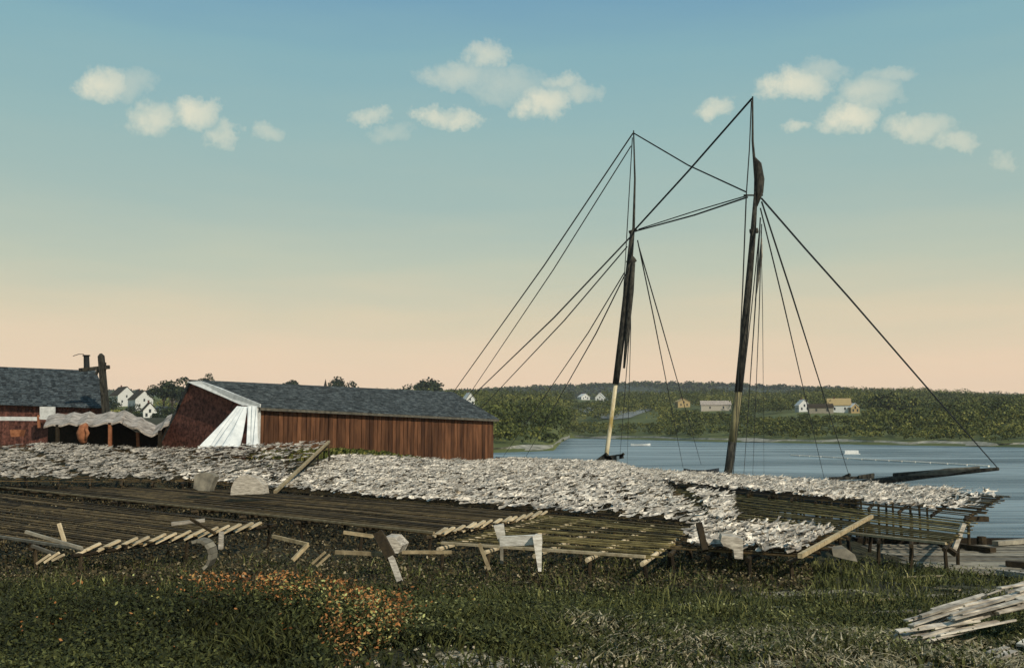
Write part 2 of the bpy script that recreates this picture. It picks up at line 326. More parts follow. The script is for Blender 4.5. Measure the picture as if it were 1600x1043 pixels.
# ------------------------------------------------------------------ leaves
def leaf_cloud(cen, rad, n, size, seed=0, flat=.9):
    """n small quads spread in lumpy shells round centres; cen (k,3), rad (k,3)"""
    k = len(cen); i = rng.integers(0, k, n); d = rng.normal(size=(n, 3)); d /= np.linalg.norm(d, axis=1)[:, None]
    d[:, 2] = np.where(d[:, 2] < -.3, -d[:, 2], d[:, 2])
    rr = rng.uniform(.55, 1.08, n)**.7
    p = cen[i]+d*rad[i]*rr[:, None]
    a = rng.normal(size=(n, 3)); a -= d*(a*d).sum(1)[:, None]*.6; a /= np.linalg.norm(a, axis=1)[:, None]
    b = np.cross(d+.5*rng.normal(size=(n, 3)), a); b /= np.linalg.norm(b, axis=1)[:, None]
    s_ = size*rng.uniform(.5, 1.3, n)[:, None] if np.isscalar(size) else (size[i]*rng.uniform(.5, 1.3, n))[:, None]
    V_ = np.stack([p-a*s_, p-b*s_*.7, p+a*s_, p+b*s_*.7], 1).reshape(-1, 3)
    return V_, np.arange(4*n).reshape(-1, 4), i
FOR = leafmat('forest_leaves', [(0, (.014, .02, .005)), (.4, (.042, .054, .011)), (.75, (.11, .12, .026)), (1, (.26, .24, .06))])
TREE = leafmat('tree_leaves', [(0, (.008, .014, .006)), (.6, (.02, .032, .012)), (1, (.06, .07, .025))])
# hillside wood: one mass
# (x range, top, foot, photo) of what must stay clear of trees in front of it
clear = [(176, 204, 601, 634), (205, 236, 602, 640), (220, 246, 628, 654), (240, 274, 634, 650), (722, 742, 612, 633), (702, 718, 618, 630), (904, 921, 615, 624), (928, 947, 610, 622), (1056, 1076, 626, 636), (1098, 1138, 626, 641), (1243, 1266, 628, 643), (1266, 1298, 634, 645), (1298, 1343, 626, 645), (900, 1018, 636, 656), (1180, 1240, 640, 648)]
cb = [(a_, b_, t_, f_, hitfar((a_+b_)/2, f_).y) for a_, b_, t_, f_ in clear]
cs = []; rs = []
while len(cs) < 34000:
    px = rng.uniform(-260, 1900); u = (px-800)/F; ys = float(np.interp(u, FU, FY)); t = rng.uniform(0, 1)**1.05
    yy = ys+7+t*(RY-ys-7); z = float(far(np.array(u), yy)); py = 665-(z-CAMZ)/yy*F
    R_ = rng.uniform(2.2, 5.2)*(1+t*.3)
    if t < .06: R_ *= .6
    toppy = py-(R_*1.9)/yy*F; rpx = R_*1.1/yy*F
    for a_, b_, t_, f_, D_ in cb:
        if px+rpx > a_ and px-rpx < b_ and yy < D_+8 and toppy < f_ and py > f_: R_ = max(0, (py-f_-rng.uniform(0, 4))*yy/F/1.9); toppy = py-(R_*1.9)/yy*F; rpx = R_*1.1/yy*F
    if R_ < 1.2: continue
    if px < 330 and (toppy < 618 and rng.random() < .9 or (150 < px < 255 and toppy < 636)): continue
    if any(px+rpx > a_ and px-rpx < b_ and toppy < f_-1 and py > t_ and yy < D_+8 for a_, b_, t_, f_, D_ in cb): continue
    cl_ = math.sin(px*.017+yy*.011)+math.sin(px*.043-yy*.023)+.8*math.sin(px*.09+yy*.045)
    if cl_ < -1.3 and t > .2 and t < .8 and rng.random() < .7: continue
    for q in range(4):
        cs.append((u*yy+rng.normal()*R_*.5, yy+rng.normal()*R_*.5, z+R_*rng.uniform(.35, 1.2))); rs.append(R_*rng.uniform(.35, .7))
cs = np.array(cs); rs = np.array(rs)
V_, Fc, i = leaf_cloud(cs, np.stack([rs, rs, rs*.95], 1), 700000, .1*rs+.25, 1)
tone = np.repeat(rng.uniform(0, 1, len(cs)//4+1), 4)[:len(cs)]; patch = .5+.5*np.sin(cs[:, 0]*.02+1)*np.sin(cs[:, 1]*.013+cs[:, 0]*.008); rr = np.clip(tone[i]*.4+patch[i]*.3+rng.uniform(0, .45, len(i)), 0, 1)
npmesh('hillside_wood', V_, Fc, rr, FOR, 'stuff')
tag(bpy.data.objects['hillside_wood'], 'dark green wood covering the hillside across the river', 'woodland')
# farther ridge wood
cs = []
for _ in range(2600):
    x = rng.uniform(-1300, 1500); yy = 1880+rng.uniform(-60, 15)
    top = CAMZ+1900*(665-np.interp(x/1900*F+800, [-2000, 0, 700, 860, 1000, 1120, 1300, 1500, 2600], [616, 613, 613, 605, 600, 602, 609, 618, 626]))/F
    cs.append((x, yy, top-6+rng.uniform(-3, 3)))
for _ in range(6000):
    x = rng.uniform(-1300, 1500); yy = rng.uniform(1500, 1890); top = CAMZ+1900*(665-np.interp(x/1900*F+800, [-2000, 0, 700, 860, 1000, 1120, 1300, 1500, 2600], [616, 613, 613, 605, 600, 602, 609, 618, 626]))/F
    cs.append((x, yy, top*np.interp(yy, [1500, 1700, 1900], [.3, .75, 1])-4))
cs = np.array(cs); V_, Fc, i = leaf_cloud(cs, np.full((len(cs), 3), 8.), 150000, 2.4, 2)
npmesh('ridge_wood', V_, Fc, rng.uniform(0, .6, len(Fc)), FOR, 'stuff'); tag(bpy.data.objects['ridge_wood'], 'distant wood along the far skyline ridge', 'woodland')
def tree(px, py, D, h, w_, label, group=None, name='tree', spiky=False, base=None):
    p = P(px, py, D=D) if base is None else base
    t = thing(name, label, 'tree', p, group); k = 9
    cc = np.array([(p.x+rng.normal()*w_*.22, p.y+rng.normal()*w_*.22, p.z+h*rng.uniform(.42, .82)) for _ in range(k)])
    if spiky: cc = np.array([(p.x, p.y, p.z+h*(.2+.085*q)) for q in range(k)])
    rd = np.full((k, 3), w_*.3) if not spiky else np.array([(w_*.5*(1-q/(k+1)),)*2+(h*.1,) for q in range(k)])
    V_, Fc, i = leaf_cloud(cc, rd, 1100, max(.16, w_*.05), 3)
    npmesh('crown', V_, Fc, rng.uniform(0, 1, len(Fc)), FOR if 'skyline' in label else TREE, None, t, tuple(p))
    b_ = MB(); b_.tube([p-Vector((0, 0, .5)), p+Vector((.1, 0, h*.3)), p+Vector((0, .1, h*.7))], [w_*.05, w_*.035, w_*.015])
    for q in range(3):
        a = q*2.1; b_.tube([p+Vector((0, 0, h*.35)), p+Vector((math.cos(a)*w_*.25, math.sin(a)*w_*.25, h*.6))], [w_*.02, w_*.008], 5)
    b_.obj('trunk', 'bark', t, base=p)
    return t
# ------------------------------------------------------------------ houses
def house(base, w_, d_, h, rh, rz, wall, roof, label, group=None, wins=True, name='house', cat='house', chim=True):
    """w_ = width of the gable front (faces -Y before the turn), d_ = length of ridge"""
    if 'town' in (group or ''): k_ = base.y/420; w_, d_, h, rh = w_*k_, d_*k_, h*k_, rh*k_
    t = thing(name, label, cat, base, group); ca, sa = math.cos(rz), math.sin(rz)
    def T(x, y, z): return Vector((base.x+x*ca-y*sa, base.y+x*sa+y*ca, base.z+z))
    m_ = MB(); gp = [T(-w_/2, -d_/2, -1.5), T(w_/2, -d_/2, -1.5), T(w_/2, -d_/2, h), T(0, -d_/2, h+rh), T(-w_/2, -d_/2, h)]
    m_.prism(gp, T(0, d_/2, 0)-T(0, -d_/2, 0)); m_.obj('wall', wall, t, base=base)
    m_ = MB()
    for s_ in (-1, 1):
        sl_ = (h+rh+.15); ov = .35
        a = T(0, -d_/2-ov, sl_); b_ = T(s_*(w_/2+ov), -d_/2-ov, h-rh*ov*2/w_+.1)
        nrm = Vector((0, 0, .18)); dd = T(0, d_/2+ov, 0)-T(0, -d_/2-ov, 0)
        m_.prism([a, b_, b_+nrm, a+nrm], dd, .5)
    rf = m_.obj('roof', roof, t, base=base)
    if chim:
        m_ = MB(); c_ = T(0, d_*.2, h+rh+.3); m_.box(c_, (.6, .6, 1.6), rz); m_.box(c_+Vector((0, 0, .85)), (.75, .75, .15), rz)
        m_.obj('chimney', 'gable', rf, base=base)
    if wins:
        for x, z, q in ((-w_*.25, h*.35, 0), (w_*.25, h*.35, 0), (0, h*.85, 0), (-1, h*.4, -.25), (-1, h*.4, .2), (1, h*.4, -.25), (1, h*.4, .2)):
            m_ = MB()
            if q == 0: m_.box(T(x, -d_/2-.02, z+.4), (.9, .08, 1.4), rz)
            else: m_.box(T(x*(w_/2+.02), q*d_, z+.4), (.08, .9, 1.4), rz)
            m_.obj('window', 'glass', t, base=base)
    return t
def hb(px, py): return hitfar(px, py)
house(hb(191, 634), 7.5, 9, 4.4, 3.6, .75, 'white', 'wood_dark', 'white gabled house at the left of the hillside pair', 'houses on the town hillside')
house(hb(219, 640), 7.5, 9, 4.4, 3.6, .7, 'white', 'wood_dark', 'white gabled house right of its twin on the hillside', 'houses on the town hillside')
house(hb(232, 654), 5.5, 7, 3.4, 3.2, .5, 'white', 'wood_dark', 'small low white house below the pair of gabled houses', 'houses on the town hillside')
house(hb(258, 650), 8, 9, 1.8, 2, 1.1, 'white', 'greycanvas', 'long low house with pale roof beside the maroon gable', 'houses on the town hillside', chim=False)
house(hb(275, 642), 5, 6, 4, 2.4, .3, 'greyw', 'greyw', 'small grey house tucked against the maroon gable', 'houses on the town hillside')
house(hb(732, 633), 6, 7, 3.6, 4, .35, 'white', 'white', 'white steep gabled house beyond the right end of the shed roof', 'houses across the river')
house(hb(710, 630), 5, 7, 3, 2.6, -.5, 'white', 'white', 'white cottage rising just over the shed roof end', 'houses across the river')
house(hb(912, 624), 9, 8, 2.4, 3, .4, 'white', 'white', 'white cottage left of its neighbour above the grey field', 'houses across the river')
house(hb(938, 622), 8, 9, 3.2, 4, -.2, 'white', 'white', 'taller white cottage above the grey field by the left mast', 'houses across the river')
house(hb(1066, 636), 9, 7, 3.6, 2, .2, 'yellow', 'yellow', 'ochre house in the trees between the two masts', 'houses across the river')
house(hb(1118, 641), 9, 19, 3.4, 2.6, 1.45, 'board', 'greycanvas', 'long pale barn with grey roof left of the taller mast', 'houses across the river', name='barn', cat='barn', chim=False)
house(hb(1254, 643), 6.5, 6, 3.6, 3, .1, 'white', 'white', 'small white gabled house right of the taller mast', 'houses across the river')
house(hb(1282, 645), 6, 12, 2.8, 1.6, 1.4, 'greyw', 'wood_dark', 'low grey shed between the white house and ochre farmhouse', 'houses across the river', name='outbuilding', cat='shed', chim=False)
house(hb(1311, 644), 7, 12, 4, 3.4, 1.3, 'white', 'yellow', 'pale farmhouse with ochre roof across the river', 'houses across the river', name='farmhouse')
house(hb(1332, 645), 5, 6, 3, 2, .2, 'yellow', 'white', 'small ochre cottage right against the ochre roofed farmhouse', 'houses across the river')
# fields across the river (sheets on the slope)
def field(pts, mt, name='field'):
    f_ = MB(); ctr = (sum(p[0] for p in pts)/len(pts), sum(p[1] for p in pts)/len(pts))
    hs = [hb(x, y) for x, y in pts]; hc = sum(hs, Vector())/len(hs); rings = []
    for s_ in (.02, .2, .4, .6, .8, 1):
        rg = []
        for h_ in hs: x, y = hc.x+(h_.x-hc.x)*s_, hc.y+(h_.y-hc.y)*s_; rg.append(Vector((x, y, float(far(np.array(x/y), y))+.4)))
        rings.append(rg)
    k = len(pts); vs = [v for r_ in rings for v in r_]
    f_.add(vs, [tuple(range(k))]+[(a*k+i, a*k+(i+1) % k, (a+1)*k+(i+1) % k, (a+1)*k+i) for a in range(5) for i in range(k)]); o_ = f_.obj(name, mt); o_['kind'] = 'structure'
field([(892, 638), (915, 636), (940, 635.5), (965, 635), (990, 636), (1022, 638), (1012, 643), (998, 648), (985, 653), (960, 656), (940, 654), (925, 649), (908, 643)], 'field')
# church spire and trees just over the long roof
p = hb(508, 628); t = thing('church', 'small dark church spire pricking over the long shed roof', 'church', p); m_ = MB()
m_.box(p+Vector((0, 0, 3)), (3, 3, 9)); m_.obj('tower', 'greyw', t, base=p)
m_ = MB(); b4 = [p+Vector((x*1.6, y*1.6, 7.5)) for x, y in ((-1, -1), (1, -1), (1, 1), (-1, 1))]; m_.add(b4+[p+Vector((0, 0, 16))], [(3, 2, 1, 0), (0, 1, 4), (1, 2, 4), (2, 3, 4), (3, 0, 4)]); m_.obj('spire', 'wood_dark', t, base=p)
for px, py, h, w_, lb in ((320, 640, 18, 6, 'dark tree over the peak of the maroon gable'), (335, 636, 12, 7, 'smaller dark tree right of the gable peak'), (455, 632, 10, 9, 'low round tree over the left half of the long roof'),
        (528, 634, 12, 10, 'broad dark tree right of the church spire'), (255, 650, 17, 10, 'tall dark tree between white houses and maroon gable'), (268, 650, 17, 12, 'broad dark tree touching the maroon gable'), (281, 648, 14, 9, 'dark tree nearest the maroon gable edge'),
        (176, 652, 9, 6, 'dark tree at the end of the blue roofed building'), (205, 652, 6, 5, 'bushy tree between the two white houses'), (196, 664, 6, 7, 'low bushy tree below the white houses'), (250, 668, 6, 7, 'low tree in front of the small white house'),
        (183, 664, 5, 6, 'small tree below the left one of the white houses'), (214, 664, 5, 5, 'small bushy tree beside the lowest white house'), (262, 664, 7, 9, 'low spreading tree left of the maroon gable foot'),
        (668, 632, 9, 14, 'low tree over the right half of the long roof'), (1388, 655, 10, 14, 'rounded tree standing out on the right skyline'), (1412, 655, 9, 13, 'rounded tree right of its neighbour on the skyline')):
    b_ = hb(px, py); tree(px, py, None, h*b_.y/430, w_*b_.y/430, lb, 'trees beyond the sheds', base=b_)
# ------------------------------------------------------------------ long shed
P1 = P(405, 637, D=62); P2 = P(771, 655, D=82); A1 = P(300, 596, D=66.5); A2 = P(704, 614, D=87.5); B1 = P(248, 700, D=68.5); B2 = B1+(A2-A1)
sh = thing('long_shed', 'long low red brown board shed with blue slate roof and maroon gable end', 'shed', (P1.x, P1.y, gz(P1.x, P1.y)))
m_ = MB(); d = (P2-P1); nb = 62; out = Vector((d.y, -d.x, 0)).normalized()
Z0 = 2.0
m_.prism([P1+out*-.06, P2+out*-.06, Vector((P2.x, P2.y, Z0))-out*.06, Vector((P1.x, P1.y, Z0))-out*.06], -out*.1, .1)
m_.obj('wall_backing', 'wood_dark', sh)
m_ = MB()
for i in range(nb):
    a = P1+d*((i+.04)/nb); b_ = P1+d*((i+.93)/nb); o_ = out*random.uniform(0, .05); zb = Z0 if i/nb > .72 else max(Z0, gz((a.x), (a.y))-.1+random.uniform(-.1, .1))
    m_.prism([a+o_, b_+o_, Vector((b_.x, b_.y, zb))+o_, Vector((a.x, a.y, zb))+o_], -out*.05)
k = m_.obj('board_wall', 'redwood', sh)
m_ = MB(); ud = d.normalized()
m_.prism([P1, Vector((P1.x, P1.y, Z0)), Vector((B1.x, B1.y, Z0)), B1, A1], ud*.15, .5)
m_.obj('gable_end', 'gable', sh)
m_ = MB(); m_.prism([P2, Vector((P2.x, P2.y, Z0)), Vector((B2.x, B2.y, Z0)), B2, A2], -ud*.15, .5); m_.obj('gable_end', 'gable', sh)
# roof in shingle courses
m_ = MB(); ncr = 26; e1 = P1+out*.35-ud*.25+Vector((0, 0, .02)); e2 = P2+out*.35+ud*.3+Vector((0, 0, .02)); r1 = A1-ud*.25+Vector((0, 0, .12)); r2 = A2+ud*.3+Vector((0, 0, .12))
for i in range(ncr):
    nseg = 60
    for j in range(nseg):
        a0, a1_ = j/nseg, (j+1)/nseg; t0, t1 = i/ncr, (i+1.12)/ncr; lift = Vector((0, 0, .05))
        q = [e1.lerp(e2, a0).lerp(r1.lerp(r2, a0), t0), e1.lerp(e2, a1_).lerp(r1.lerp(r2, a1_), t0), e1.lerp(e2, a1_).lerp(r1.lerp(r2, a1_), t1), e1.lerp(e2, a0).lerp(r1.lerp(r2, a0), t1)]
        q[0] = q[0]+lift; q[1] = q[1]+lift; dn = Vector((0, 0, -.06))
        m_.add(q+[q[0]+dn, q[1]+dn], [(0, 1, 2, 3), (4, 5, 1, 0)], random.random())
m_.obj('roof', 'roof', sh)
m_ = MB(); m_.prism([r1, r2, B2+Vector((0, 0, .1)), B1+Vector((0, 0, .1))], (0, 0, -.12), .5); m_.obj('roof_back_slope', 'roof', sh)
m_ = MB(); m_.bar(e1-Vector((0, 0, .1)), e2-Vector((0, 0, .1)), .06, .16); m_.obj('eaves_board', 'greyw', sh)
m_ = MB(); nrm = Vector((0, 0, 1)); a = P(293, 596, D=65.8); b_ = P(407, 633, D=61.3)
m_.prism([a, P(315, 595, D=65.3), P(345, 605.5, D=64.2), P(378, 619, D=62.5), P(408, 631, D=61.3), P(407, 636, D=61.3), P(380, 633, D=62.2), P(330, 612, D=64.5)], -ud*.07, .6); m_.obj('barge_board', 'white', sh)
m_ = MB(); m_.bar(P1+out*.1-ud*.12, Vector((P1.x, P1.y, gz(P1.x, P1.y)))+out*.1-ud*.12, .22, .22, up=(0, 1, 0)); m_.obj('corner_post', 'white', sh)
# canvas hung against the gable
def drape(top0, top1, bot0, bot1, folds, amp, name, label, nx=40, nz=14):
    m_ = MB(); vs = []
    for j in range(nz+1):
        for i in range(nx+1):
            s_, t_ = i/nx, j/nz; p_ = Vector(top0).lerp(Vector(top1), s_).lerp(Vector(bot0).lerp(Vector(bot1), s_), t_)
            p_ += Vector((-.75, -.6, 0))*amp*(.3+t_)*(math.sin(s_*folds*6.28+t_*1.3)+.3*math.sin(s_*folds*15+2))+Vector((0, 0, .08*math.sin(s_*9+1)*t_))
            vs.append(p_)
    w1_ = nx+1; n0 = len(vs); vs += [v+Vector((.02, .03, 0)) for v in vs]
    fs = [(j*w1_+i, j*w1_+i+1, (j+1)*w1_+i+1, (j+1)*w1_+i) for j in range(nz) for i in range(nx)]
    fs += [tuple(k+n0 for k in f[::-1]) for f in fs]
    m_.add(vs, fs, .5); base = Vector(bot0); o_ = m_.obj(name, 'canvas', None, True, base); return tag(o_, label, 'canvas', 'white canvases hung on the maroon gable')
drape(P(371, 634, D=61.9), P(385, 635, D=61.4), P(318, 703, D=60.0), P(364, 697, D=59.0), 3.6, .3, 'canvas_sheet', 'widest white canvas stretched slantwise down the maroon gable')
drape(P(387, 634, D=61.3), P(402, 634, D=61.2), P(391, 697, D=59.6), P(402, 697, D=59.6), 2.2, .16, 'canvas_sheet', 'narrow white canvas strip hanging straight beside the shed corner')
drape(P(350, 662, D=61.9), P(354, 668, D=61.8), P(320, 700, D=60.8), P(330, 702, D=60.4), 1.2, .08, 'canvas_sheet', 'small white canvas flap at the foot of the slanting sheet')
# white gable house's small mast foot things behind: low grass along shed foot is in the grass object below
# ------------------------------------------------------------------ blue roofed building at the left edge
E1 = P(-120, 628, D=88); E2 = P(172, 638, D=84); R1 = P(-120, 568, D=95); R2 = P(150, 579, D=91)
bl = thing('fish_house', 'dark brown building with blue slate roof at the left edge', 'building', (E2.x, E2.y, gz(E2.x, E2.y)))
m_ = MB(); ncr = 22
for i in range(ncr):
    for j in range(40):
        t0, t1 = i/ncr, (i+1.12)/ncr; q = [E1.lerp(E2, a).lerp(R1.lerp(R2, a), t) for a, t in ((j/40, t0), ((j+1)/40, t0), ((j+1)/40, t1), (j/40, t1))]
        q[0] = q[0]+Vector((0, 0, .06)); q[1] = q[1]+Vector((0, 0, .06)); dn = Vector((0, 0, -.07)); m_.add(q+[q[0]+dn, q[1]+dn], [(0, 1, 2, 3), (4, 5, 1, 0)])
rf = m_.obj('roof', 'roof', bl)
m_ = MB(); bk1 = E1+Vector((-4, 14, 0)); bk2 = P(146, 636, D=98); m_.prism([R1, R2, bk2, bk1], (0, 0, -.1), .5); m_.obj('roof_back_slope', 'roof', bl)
m_ = MB(); wl1 = E1+Vector((0, .5, 0)); wl2 = E2+Vector((-.5, .5, 0)); zz = gz(wl2.x, wl2.y)-1
n_ = 50
for i in range(n_):
    a = wl1.lerp(wl2, i/n_); b_ = wl1.lerp(wl2, (i+.94)/n_); m_.prism([a, b_, Vector((b_.x, b_.y, zz)), Vector((a.x, a.y, zz))], (0, .08, 0))
m_.obj('wall', 'gable', bl)
m_ = MB(); m_.prism([wl2+Vector((0, .1, -.05)), R2+Vector((-.5, 0, -.1)), bk2+Vector((-.5, 0, 0)), Vector((bk2.x-.5, bk2.y, zz)), Vector((wl2.x, wl2.y+.1, zz))], (-.1, 0, 0), .3); m_.obj('gable_end', 'gable', bl)
m_ = MB(); m_.prism([P(62, 635, D=84.3), P(85, 635, D=84.3), P(85, 655, D=84.3), P(62, 655, D=84.3)], (0, .2, 0), .5); m_.obj('hatch', 'white', bl)
m_ = MB(); m_.tube([P(136, 590, D=92), P(135, 556, D=92)], [.28, .25], 10); m_.tube([P(135, 556, D=92), P(135, 554.5, D=92)], [.34, .34], 10); m_.obj('stove_pipe', 'black', rf)
wi = MB(); wi.tube([P(135, 558, D=92), P(130, 553, D=92), P(123, 553, D=92), P(114, 556, D=92)], .035, 5); wi.obj('wire', 'black', rf)
# hoist mast beside it
b0 = P(164, 640, D=83); hm = thing('hoist_post', 'dark hoisting post with a cross beam at the blue roofed building', 'post', b0)
m_ = MB(); m_.bar(P(166, 650, D=83), P(158, 556, D=83), .75, .4, w2=.5); m_.bar(P(158, 556, D=83), P(157.5, 552, D=83), .5, .4, w2=.15, h2=.15); m_.obj('post', 'mast', hm)
m_ = MB(); m_.bar(P(124, 578, D=83), P(171, 573, D=83), .28, .3); m_.obj('cross_beam', 'mast', hm)
m_ = MB(); m_.bar(P(150, 585, D=83), P(159, 566, D=83), .18, .18); m_.bar(P(163, 566, D=83), P(163, 578, D=83), .12, .3); m_.obj('brace', 'mast', hm)
# pale rail and small bin
m_ = MB(); m_.bar(P(-60, 653, D=76), P(62, 654, D=76), .12, .3); tag(m_.obj('rail', 'white', base=P(0, 654, D=76)), 'long pale horizontal board below the blue roofed building', 'board')
m_ = MB(); m_.bar(P(60, 648, D=76), P(61, 668, D=76), .16, .16); tag(m_.obj('post', 'orange', base=P(61, 668, D=76)), 'short pale orange post at the end of the pale rail', 'post')
b0 = P(24, 683, D=72); m_ = MB(); m_.prism([P(15, 671, D=72), P(17, 682, D=72), P(30, 682, D=72), P(33, 671, D=72)], (0, .7, 0)); tag(m_.obj('tub', 'orange', base=b0), 'small orange tub at the left edge', 'tub')
# ------------------------------------------------------------------ open shelters
def shelter(name, roofpts, D0, depth, posts, label, back):
    b0 = P(*posts[0][2:4], D=D0); t = thing(name, label, 'shelter', b0, 'open shelters with pale roofs')
    m_ = MB(); n = len(roofpts)
    fr = [P(x, y, D=D0) for x, y in roofpts]; bk = [P(x+back[0], y+back[1], D=D0+depth) for x, y in roofpts]; vs = []
    K = 6
    for j in range(K+1):
        for i in range(n): vs.append(fr[i].lerp(bk[i], j/K)+Vector((0, 0, random.uniform(-.1, .1) if 0 < j < K else 0)))
    N0 = len(vs); vs += [v-Vector((0, 0, .12)) for v in vs]
    fs = [(j*n+i, j*n+i+1, (j+1)*n+i+1, (j+1)*n+i) for j in range(K) for i in range(n-1)]; fs += [tuple(k+N0 for k in f[::-1]) for f in fs]
    fs += [(i, N0+i, N0+i+1, i+1) for i in range(n-1)]
    m_.add(vs, fs, .5); m_.obj('roof', 'greycanvas', t)
    m_ = MB(); m_.prism([v-Vector((0, 0, .2)) for v in bk]+[Vector((bk[-1].x, bk[-1].y, 3)), Vector((bk[0].x, bk[0].y, 3))], (0, .1, 0), .2); m_.obj('back_wall', 'wood_dark', t)
    for x0, y0, x1, y1, w_, mt in posts:
        m_ = MB(); m_.bar(P(x0, y0, D=D0+.1), P(x1, y1+8, D=D0+.1), w_, w_, up=(0, 1, 0)); m_.obj('post', mt, t)
shelter('open_shelter', [(68, 666), (82, 662), (95, 664), (108, 660), (120, 663), (133, 659), (142, 664), (152, 663), (165, 659), (175, 661), (187, 657), (200, 664), (212, 672), (222, 674), (236, 681)], 68, 9, [(172, 660, 172, 690, .2, 'orange'), (215, 674, 216, 690, .18, 'orange'), (90, 663, 90, 690, .2, 'wood_dark')], 'open shelter with drooping pale roof below the blue roofed building', (8, -17))
shelter('open_shelter', [(192, 660), (205, 667), (214, 667), (226, 676), (237, 680), (248, 674), (255, 665), (263, 662)], 65, 9, [(250, 672, 250, 694, .2, 'wood_dark')], 'smaller shelter with sagging pale roof against the maroon gable', (7, -16))
# orange-coated upright figure-like bundle under the shelter: oilskins on a peg rail
m_ = MB(); c0 = P(131, 690, D=66.5)
m_.tube([P(131, 692, D=66.5), P(129, 684, D=66.5), P(128, 676, D=66.5), P(131, 667, D=66.5), P(136, 662, D=66.5)], [.2, .32, .36, .3, .12], 9); m_.tube([P(134, 668, D=66.3), P(137, 676, D=66.3), P(134, 686, D=66.3)], [.1, .14, .08], 7)
tag(m_.obj('oilskin_bundle', 'orange', base=c0, smooth=True), 'orange bundle of cloth propped under the pale shelter roof', 'bundle')
# ------------------------------------------------------------------ fish
def fish_arrays(k):
    r_ = random.Random(k); Lh = .29; Wd = .085
    # split, flattened cod: broad kite that narrows to a forked tail, edges curled
    prof = [(-1, .35), (-.75, .85), (-.35, 1), (.1, .72), (.5, .38), (.78, .14), (1, .42)]
    vs = []
    for x, w_ in prof:
        for s_ in (-1, 0, 1):
            xx = x*Lh-(.06 if (x == 1 and s_ == 0) else 0)
            vs.append((xx, s_*w_*Wd*r_.uniform(.85, 1.1), .035*abs(s_)*w_*r_.uniform(.4, 2.2)+.05*x*x*r_.uniform(.3, 1.6)+(0.015 if s_ == 0 else 0)))
    fs = []
    for i in range(len(prof)-1):
        for j in (0, 1): a = i*3+j; fs.append((a, a+3, a+4, a+1))
    return np.array(vs), np.array(fs)
FM = [fish_arrays(k) for k in range(8)]
FME = []
for k, (v, f) in enumerate(FM):
    me = bpy.data.meshes.new('dried_fish'); me.from_pydata([tuple(x) for x in v]+[tuple(x-np.array([0, 0, .012])) for x in v], [], [tuple(int(i) for i in q) for q in f]+[tuple(int(i)+len(v) for i in q[::-1]) for q in f])
    at = me.attributes.new('rnd', 'FLOAT', 'FACE'); at.data.foreach_set('value', [k/7]*len(me.polygons)); me.materials.append(MT['fish']); FME.append(me)
fishes = []   # (dist, pos, yaw, pitch, roll, label)
def lay_fish(c, dens, label, yaw0, holes=None, edge=.03):
    NL, NR, FR, FL = c; area = ((NR-NL).length+(FR-FL).length)/2*((FL-NL).length+(FR-NR).length)/2
    for _ in range(int(area*dens)):
        s_, t_ = random.random(), random.random()
        if holes and holes(s_, t_): continue
        je = edge*math.sin(s_*40+t_*9)
        if not (abs(je) < t_ < 1-abs(je)) : continue
        p_ = NL.lerp(NR, s_).lerp(FL.lerp(FR, s_), t_)
        fishes.append((p_.length, p_+Vector((0, 0, random.uniform(.1, .2))), yaw0+random.gauss(0, .45), -.2+random.gauss(0, .1), random.gauss(.2, .25), label))
def quad(*a): return [P(x, y, **k) for x, y, k in a]
ZF = dict(z=3.1)
# ------------------------------------------------------------------ flakes (drying racks)
def flake(name, label, c, nsl, nb, wood='slat', sw=.05, group='fish drying racks', beammat='wood_dark', proud=.25, legs=True, legmat='wood_dark', sag=.0, missing=0, jut=0., legmin=None, rail=None):
    NL, NR, FR, FL = c; base = Vector(((NL.x+NR.x+FR.x+FL.x)/4, (NL.y+NR.y+FR.y+FL.y)/4, 0)); base.z = gz(base.x, base.y)
    t = thing(name, label, 'drying rack', base, group); m_ = MB()
    for i in range(nsl):
        if random.random() < missing: continue
        t_ = (i+.5)/nsl; a = NL.lerp(FL, t_); b_ = NR.lerp(FR, t_); dd = (b_-a).normalized()
        a = a-dd*random.uniform(0, .3); b_ = b_+dd*(proud+random.uniform(-.12, .25)); seg = max(2, int((b_-a).length/5)); pr = a
        for q in range(1, seg+1):
            nx_ = a.lerp(b_, q/seg)+Vector((random.uniform(-.03, .03), random.uniform(-.04, .04), random.uniform(-.03, .015))); m_.bar(pr, nx_, sw*random.uniform(.8, 1.2), .03); pr = nx_
    m_.obj('slats', wood, t, base=base)
    for i in range(nb):
        s_ = (i+.02)/(nb-1) if i == 0 else (i/(nb-1) if i < nb-1 else 1-.004); a = NL.lerp(NR, s_); b_ = FL.lerp(FR, s_); dd = (b_-a).normalized(); dz = Vector((0, 0, -.09))
        m_ = MB(); m_.tube([a-dd*.25+dz, b_+dd*.25+dz], [.055, .05], 7); m_.obj('beam', beammat, t, base=base)
        if not legs or (legmin is not None and i >= nb-2): continue
        nl = max(2, int((b_-a).length/3)+1)
        for q in range(nl):
            pt = a.lerp(b_, q/(nl-1))+dz*1.3; g0 = gz(pt.x, pt.y) if pt.y < shore(pt.x) else -1.5
            if g0 > pt.z-.1: continue
            m_ = MB(); m_.tube([Vector((pt.x+random.uniform(-.1, .1), pt.y+random.uniform(-.1, .1), g0-.1)), pt], [.055, .045], 6); m_.obj('leg', legmat, t, base=base)
    if rail:
        m_ = MB(); m_.bar(NL+Vector((0, 0, .04)), NR+Vector((0, 0, .04)), .07, .06); m_.obj('edge_pole', rail, t, base=base)
    return t
G_R = 'fish drying racks'
